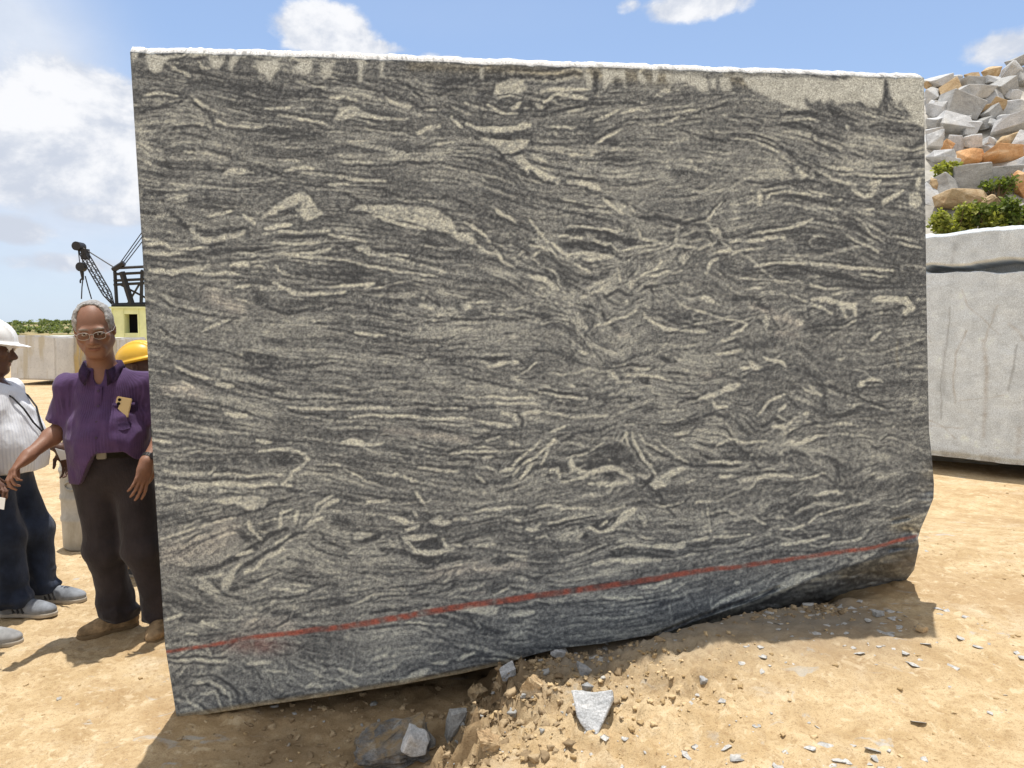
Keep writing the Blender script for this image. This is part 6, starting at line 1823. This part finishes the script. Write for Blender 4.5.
pr, W, R, hc, s, nb = person('grey haired man with glasses in a purple shirt, standing beside the swirled block', (PL[0], PL[1], z0), RZ1, J1, c1,
 dict(girth=1.06, belly=1.22, hem=.79, hemf=lambda x, y: .985-.165*sstep(-.01, -.12, x+.01*np.sin(y*30))-.10*sstep(.0, .08, y)-.05*sstep(.09, .15, x), sleeve=.80, cuffr=.070, seed=3, waistz=1.0, leg=1.02, step=.0055, flare=1.5, cuff=.06,
 hands={'l': (((-.45, -.55, -.55), (.55, .1, -.75), -1), dict(curl=.75, s=1.0, tcurl=.45)), 'r': (((-.18, -.30, -.85), (-.6, .75, .0), 1), dict(curl=.32, s=1.0))}))
hair_cap(pr, W, R, hc, s, M_greyhair, [((0, -.085, .078), (.068, .095, .066)), ((0, -.12, .0), (.10, .10, .10)), ((.075, -.05, -.06), (.03, .07, .06)), ((-.075, -.05, -.06), (.03, .07, .06))], thick=.008, zmin=-.055, rough=.006)
gl = []
for q in (-1, 1):                          # half rim spectacles
    L = [Vector(W((q*.032+.024*math.cos(a)*1.02, -.112+.012*abs(q*.032+.024*math.cos(a))*2.2, .000+.0165*math.copysign(abs(math.sin(a))**.7, math.sin(a))))) for a in np.linspace(0, 2*math.pi, 21)]; gl.append(L)
    gl.append([Vector(W((q*.056, -.106, .005))), Vector(W((q*.082, -.06, .006))), Vector(W((q*.086, .01, .008))), Vector(W((q*.086, .03, -.008)))])
gl.append([Vector(W((-.008, -.113, .006))), Vector(W((0, -.116, .009))), Vector(W((.008, -.113, .006)))])
gls = tubes('glasses', gl, .0014, plain('dull_spectacle_frame', (.42, .40, .37), .35, .5, .05, 5, 0, .6), pr)
mg, t, b = new_mat('clear_lens', .05, .5); b.inputs['Transmission Weight'].default_value = 1.0; b.inputs['IOR'].default_value = 1.05
bm = bmesh.new()
for L in (gl[0], gl[2]):
    vs = [bm.verts.new(p) for p in L[:-1]]; f_ = bm.faces.new(vs); r_ = bmesh.ops.extrude_face_region(bm, geom=[f_]); bmesh.ops.translate(bm, verts=[v for v in r_['geom'] if isinstance(v, bmesh.types.BMVert)], vec=R@np.array((0, .0015, 0)))
bm_obj('lens', bm, mg, gls)
# collar, placket, buttons, pocket, belt, watch
def shell_poly(pts, th, dirv):
    bm = bmesh.new(); vs = [bm.verts.new(p) for p in pts]; f_ = bm.faces.new(vs); r_ = bmesh.ops.extrude_face_region(bm, geom=[f_]); bmesh.ops.translate(bm, verts=[v for v in r_['geom'] if isinstance(v, bmesh.types.BMVert)], vec=Vector(dirv)*th); return bm
def collar(root, nb, mat, lean=0., open_=.035, s=1.0):
    bm = bmesh.new(); n = 26; rows = []
    for k in range(n+1):
        a = math.pi*.5+(k/n-.5)*2*math.pi*.86; ca_, sa_ = math.cos(a), math.sin(a); fr = max(0, -sa_)**1.6
        inn = nb+np.array((.076*s*ca_, .080*s*sa_+.004-.012*fr, .040-.055*fr)); mid = inn+np.array((.010*ca_, .010*sa_, .012)); out = inn+np.array((.030*ca_*(1+.3*fr), .030*sa_-.03*fr, -.030-.040*fr))
        rows.append([bm.verts.new(p) for p in (inn+np.array((0, 0, -.03)), inn, mid, out)])
    for a_, b_ in zip(rows[:-1], rows[1:]):
        for q in range(3): bm.faces.new((a_[q], b_[q], b_[q+1], a_[q+1]))
    bmesh.ops.solidify(bm, geom=list(bm.faces), thickness=.003); return bm_obj('collar', bm, mat, root, True)
collar(pr, nb, M_purple)
def front_y(x, z, g=1.06, gb=1.22):        # how far forward the shirt stands
    dep = dict(); chz, waz = 1.20, 1.03
    a = 1-((z-chz)/.22)**2-(x/(.158*g+.017))**2; b_ = 1-((z-waz)/.20)**2-(x/(.152*g+.017))**2
    ya = (.104*g+.017)*math.sqrt(max(a, 0)); yb = .035+(.112*gb+.017)*math.sqrt(max(b_, 0)); return -max(ya, yb)-.006
bm = bmesh.new(); Vp = []
for k in range(20):
    z = 1.315-.305*k/19; Vp.append([(-.016+dx, front_y(dx, z)-.003-.0025*(1 if abs(dx) < .015 else 0), z) for dx in (-.017, -.014, .014, .017)])
vs = [[bm.verts.new(p) for p in r_] for r_ in Vp]
for a_, b_ in zip(vs[:-1], vs[1:]):
    for q in range(3): bm.faces.new((a_[q], a_[q+1], b_[q+1], b_[q]))
pk = bm_obj('placket', bm, M_purple, pr, True)
bm = bmesh.new()
for z in (1.29, 1.215, 1.14, 1.065, .99): add_bar(bm, (-.016, front_y(0, z)-.004, z), (-.016, front_y(0, z)-.010, z), .006, 10)
bm_obj('button', bm, plain('dark_button', (.05, .03, .07), .4), pk)
def patch_on(xs, zs, off, g=1.06, gb=1.22):
    bm = bmesh.new(); nx, nz = 8, 8; vs = [[bm.verts.new((xs[0]+(xs[1]-xs[0])*i/nx, front_y(xs[0]+(xs[1]-xs[0])*i/nx, zs[0]+(zs[1]-zs[0])*j/nz, g, gb)-off-.004*math.sin(math.pi*i/nx), zs[0]+(zs[1]-zs[0])*j/nz-(.012*(1-abs(i/nx-.5)*2) if j == 0 else 0))) for i in range(nx+1)] for j in range(nz+1)]
    for j in range(nz):
        for i in range(nx): bm.faces.new((vs[j][i], vs[j][i+1], vs[j+1][i+1], vs[j+1][i]))
    bmesh.ops.solidify(bm, geom=list(bm.faces), thickness=-.004); return bm
bm_obj('pocket', patch_on((.045, .150), (1.105, 1.225), .006), M_purple, pr, True)
# phone standing in the pocket, its gold back out
ph = tag(empty('phone', (PL[0]+.090*math.cos(RZ1)-(front_y(.09, 1.21)-.010)*math.sin(RZ1), PL[1]+.090*math.sin(RZ1)+(front_y(.09, 1.21)-.010)*math.cos(RZ1), z0+1.205)), 'gold phone with two lenses sticking out of the pocket of the purple shirt', 'phone'); ph.rotation_euler = (-.10, .22, RZ1)
bm = bmesh.new(); add_box(bm, (0, 0, 0), (.070, .009, .10)); bmesh.ops.bevel(bm, geom=list(bm.edges), offset=.0035, segments=2, affect='EDGES'); bm_obj('casing', bm, plain('gold_phone_back', (.62, .46, .22), .35, .5, .05), ph)
bm = bmesh.new()
for q in (.034, .014): add_bar(bm, (-.020, -.0045, q), (-.020, -.0075, q), .0075, 14)
bm_obj('camera_lens', bm, M_dark, ph)
bm = bmesh.new(); n = 40; rows = []                                 # belt
for k in range(n):
    a = k/n*2*math.pi; rr = [(.163*1.06*math.cos(a)+.008, .121*math.sin(a)-.004-.010*(math.sin(a) < 0), z) for z in (.950, .982)]; rows.append([bm.verts.new(p) for p in rr])
for k in range(n): bm.faces.new((rows[k][0], rows[(k+1) % n][0], rows[(k+1) % n][1], rows[k][1]))
bmesh.ops.solidify(bm, geom=list(bm.faces), thickness=-.004); belt = bm_obj('belt', bm, M_belt, pr, True)
bm = bmesh.new(); add_box(bm, (-.01, -.144, .966), (.045, .006, .036)); bmesh.ops.bevel(bm, geom=list(bm.edges), offset=.004, segments=2, affect='EDGES'); bm_obj('buckle', bm, plain('dark_buckle_metal', (.16, .15, .13), .35, .5, .05, 5, 0, .8), belt)
wv_ = np.array(J1['wrr'])+(np.array(J1['elr'])-np.array(J1['wrr']))*.10; ax_ = Vector(np.array(J1['elr'])-np.array(J1['wrr'])).normalized(); wt_ = bmesh.new(); Mw = Matrix.Translation(Vector(wv_)) @ ax_.to_track_quat('Z', 'Y').to_matrix().to_4x4()
for k in range(18):
    a = k/18*2*math.pi; add_box(wt_, (0, 0, 0), (.0, .0, .0)) if False else None
    c_ = Mw @ Vector((.034*math.cos(a), .034*math.sin(a), 0)); bmesh.ops.create_cube(wt_, size=1., matrix=Mw @ Matrix.Rotation(a, 4, 'Z') @ Matrix.Translation((.0335, 0, 0)) @ Matrix.Diagonal((.005, .0105, .020, 1)))
wt = bm_obj('watch', wt_, M_black, pr); bm = bmesh.new(); fcd = (Mw.inverted().to_3x3() @ Vector((.55, -.8, .2))); fcd.z = 0; fcd.normalize(); p_ = Mw @ (fcd*.034); q_ = Mw @ (fcd*.044); add_bar(bm, p_, q_, .019, 20); bm_obj('watch_case', bm, plain('dark_watch_case', (.03, .03, .035), .3, .5), wt)
# 2: the man in the white helmet, seen from the side
P2 = (-2.87, 3.95); z0 = gz(*P2)
J2 = dict(hs=1.10, head=(.0, .04, 1.475), hrot=(.42, .10, 0), neck=(0, .06, 1.285), chest=(0, -.02, 1.10), waist=(0, -.085, .92), pelvis=(0, .0, .84),
 shl=(-.19, .06, 1.235), ell=(-.25, .10, .99), wrl=(-.24, -.06, .86), shr=(.19, .06, 1.235), elr=(.25, .06, .98), wrr=(.215, -.20, .885),
 hipl=(-.085, .02, .80), knl=(-.09, -.06, .43), anl=(-.10, -.09, .09), toel=(-.11, -.325, .0), hipr=(.085, .02, .80), knr=(.10, -.11, .43), anr=(.10, -.14, .09), toer=(.10, -.37, .0))
M_shirt2 = cloth('white_striped_cotton', (.70, .72, .76), (.62, .645, .70), 84., .06); M_jeans = cloth('dark_blue_jeans', (.018, .026, .048), None, 0, .45)
c2 = dict(skin=(.10, .050, .034), brow=(.02, .015, .014), mous=(.012, .010, .010), shirt=M_shirt2, trousers=M_jeans, shoe=plain('grey_sports_shoe', (.21, .225, .25), .8, .3, .3, 16), lace=plain('dark_lace', (.03, .03, .035)))
pr2, W, R, hc, s, nb = person('moustached man in a white hard hat, white striped shirt and jeans, seen in profile', (P2[0], P2[1], z0), math.radians(92), J2, c2,
 dict(girth=1.0, belly=1.02, wz=.24, hemfy=-.07, hem=.80, sleeve=1.0, seed=13, waistz=.90, leg=1.05, hands={'r': (((.02, -.35, -.90), (-.9, .1, 0), 1), dict(curl=.6)), 'l': (((.1, -.5, -.8), (.9, .0, 0), -1), dict(curl=.6))}))
hair_cap(pr2, W, R, hc, s, M_blackhair, [((0, -.12, .02), (.10, .10, .12)), ((0, -.05, -.06), (.12, .05, .05))], thick=.008, zmin=-.055)
hh = helmet(pr2, W, R, hc, s, M_white, .06); collar(pr2, nb, M_shirt2)
tubes('chin_strap', [[Vector(W((q*.078, -.02, .05))), Vector(W((q*.070, -.035, -.05))), Vector(W((q*.02, -.075, -.122)))] for q in (-1, 1)], .004, M_black, hh)
tubes('lanyard', [[Vector((q*.07, -.01, 1.27)), Vector((q*.066, -.12, 1.215)), Vector((q*.055, -.172, 1.15)), Vector((q*.03, -.205, 1.07)), Vector((0.02, -.232, 1.0))] for q in (-1, 1)], .005, M_black, pr2)
bm = shell_poly([(P2[0]+x, P2[1]+y, z0+z) for x, y, z in ((.20, .16, .895), (.29, .12, .885), (.345, .10, .86), (.28, .13, .835), (.235, .15, .825))], .002, (0, 1, 0)); tag(bm_obj('paper_sheet', bm, M_paper), 'folded white paper in the far hand of the man in the white hard hat', 'paper')

# 3: the man cut by the left edge of the picture
P3 = (-2.765, 3.40); z0 = gz(*P3)
J3 = dict(hs=1.08, head=(.0, .06, 1.60), hrot=(.0, .15, 0), neck=(0, .07, 1.40), chest=(0, .06, 1.22), waist=(0, .03, 1.05), pelvis=(0, .03, .88),
 shl=(-.20, .07, 1.35), ell=(-.25, .05, 1.08), wrl=(-.12, -.11, .90), shr=(.20, .07, 1.35), elr=(.25, .06, 1.07), wrr=(.10, -.13, .87),
 hipl=(-.09, .03, .84), knl=(-.10, -.03, .45), anl=(-.11, .0, .09), toel=(-.12, -.245, .0), hipr=(.09, .03, .84), knr=(.10, -.04, .45), anr=(.11, -.01, .09), toer=(.12, -.26, .0))
c3 = dict(skin=(.15, .075, .048), brow=(.02, .016, .014), shirt=cloth('brown_shirt', (.16, .12, .09)), trousers=cloth('olive_trousers', (.055, .045, .032), None, 0, .25), shoe=plain('grey_dusty_shoe', (.30, .30, .30), .85, .2, .25, 14))
pr3, W, R, hc, s, nb = person('man in dark olive trousers cut off by the left edge of the picture', (P3[0], P3[1], z0), math.radians(90), J3, c3,
 dict(girth=.98, belly=1.0, hem=.86, sleeve=.8, seed=23, waistz=.94, leg=.98, hands={'r': (((-.25, -.80, -.35), (-.3, .1, -.8), 1), dict(curl=.7)), 'l': (((.25, -.80, -.30), (.3, .1, -.8), -1), dict(curl=.7))}))
hair_cap(pr3, W, R, hc, s, M_blackhair, [((0, -.12, .0), (.10, .10, .11))], thick=.010, zmin=-.055); collar(pr3, nb, c3['shirt'])
for o in [c_ for c_ in pr2.children if c_.name.startswith('shoe')]:     # three dark slanting stripes on the side of each sports shoe
    q = 'l' if o is [c_ for c_ in pr2.children if c_.name.startswith('shoe')][0] else 'r'; an, toe = np.array(J2['an'+q]), np.array(J2['toe'+q]); d = toe-an; d[2] = 0; d /= np.linalg.norm(d); sd_ = np.array((-d[1], d[0], 0)); bm = bmesh.new()
    for sgn in (-1, 1):
        for k in range(3):
            b0 = an*(1, 1, 0)+d*(.035+.026*k); add_bar(bm, b0+sd_*sgn*.0475+np.array((0, 0, .026)), b0-d*.018+sd_*sgn*.0385+np.array((0, 0, .066)), .0055, 6)
    bm_obj('stripe', bm, M_black, o)
p_ = at(3, 503, 3.33); bm = shell_poly([(p_.x-.10, p_.y+.03, p_.z+.035), (p_.x+.012, p_.y, p_.z+.022), (p_.x+.010, p_.y-.01, p_.z-.030), (p_.x-.10, p_.y+.02, p_.z-.02)], .002, (0, 1, 0)); tag(bm_obj('paper_sheet', bm, M_paper), 'small white paper in the hands at the left edge of the picture', 'paper')

# 4: the man behind, in the yellow helmet
P4 = (-2.42, 4.62); z0 = gz(*P4)
J4 = dict(hs=1.05, head=(.0, -.015, 1.36), hrot=(.25, -.12, 0), neck=(0, .05, 1.225), chest=(0, .05, 1.05), waist=(0, .03, .93), pelvis=(0, .03, .80),
 shl=(-.18, .05, 1.175), ell=(-.22, .04, .95), wrl=(-.18, -.10, .78), shr=(.18, .05, 1.175), elr=(.22, .04, .95), wrr=(.18, -.10, .78),
 hipl=(-.085, .03, .76), knl=(-.09, -.02, .41), anl=(-.09, .0, .09), toel=(-.10, -.215, .0), hipr=(.085, .03, .76), knr=(.09, -.02, .41), anr=(.09, .0, .09), toer=(.10, -.215, .0))
c4 = dict(skin=(.075, .038, .027), brow=(.01, .01, .01), shirt=cloth('dark_grey_shirt', (.04, .04, .045)), trousers=cloth('beige_trousers', (.30, .24, .165), None, 0, .12), shoe=plain('dark_grey_shoe', (.07, .075, .085), .8, .2, .2, 14))
pr4, W, R, hc, s, nb = person('man in a yellow hard hat and beige trousers, mostly hidden behind the man in purple', (P4[0], P4[1], z0), math.radians(80), J4, c4,
 dict(girth=.95, belly=.95, hem=.74, sleeve=.85, seed=33, waistz=.86, leg=.92, hands={'r': (((0, -.25, -.9), (-.9, .1, 0), 1), dict(curl=.5)), 'l': (((0, -.25, -.9), (.9, .1, 0), -1), dict(curl=.5))}))
helmet(pr4, W, R, hc, s, M_yellow, -.10); collar(pr4, nb, c4['shirt'])

# the plastic drum and the drum lid behind the men
p_ = gpt(66, 551); D_ = p_.y; dk = D_/FPX
dr = tag(empty('drum', (at(79, 551, D_).x, D_+.15, p_.z)), 'dusty whitish plastic drum with a dark lid, standing between the two men', 'drum')
prof = [(.0, 0), (.165, 0), (.178, .02), (.18, .20), (.187, .215), (.187, .235), (.18, .25), (.18, .36), (.187, .375), (.187, .395), (.18, .41), (.18, .56), (.187, .575), (.187, .595), (.178, .61), (.172, .72), (.150, .765), (0, .765)]
bm = bmesh.new(); n = 40; rg_ = []
for r_, z in prof[1:-1]: rg_.append([bm.verts.new((r_*math.cos(k/n*6.28318)*1.0, r_*math.sin(k/n*6.28318), z)) for k in range(n)])
for a_, b_ in zip(rg_[:-1], rg_[1:]):
    for k in range(n): bm.faces.new((a_[k], a_[(k+1) % n], b_[(k+1) % n], b_[k]))
bm.faces.new(rg_[0][::-1]); bm.faces.new(rg_[-1])
m, t, b = new_mat('dusty_translucent_plastic', .55, .35); tcn = t.new('ShaderNodeTexCoord'); v = tcn.outputs['Object']
c = t.mix(t.ramp(t.noise(t.mapping(v, (1, 1, .5)), 9, 6, .7, .5), .35, .7), (.30, .29, .26), (.42, .415, .40)); t.l.new(c, b.inputs['Base Color'])
bm_obj('drum_body', bm, m, dr, True)
bm = bmesh.new(); bmesh.ops.create_cone(bm, cap_ends=True, segments=40, radius1=.158, radius2=.150, depth=.035, matrix=Matrix.Translation((0, 0, .785))); bm_obj('lid', bm, plain('dark_blue_lid', (.02, .025, .035), .5, .3), dr)
ring = [Vector((.184*math.cos(a_), .184*math.sin(a_), z)) for a_, z in [(-1.95+.52*(.5+.5*math.cos(q)), .485+.03*math.sin(q)) for q in np.linspace(0, 2*math.pi, 25)]]
tubes('handle', [ring], .008, m, dr)
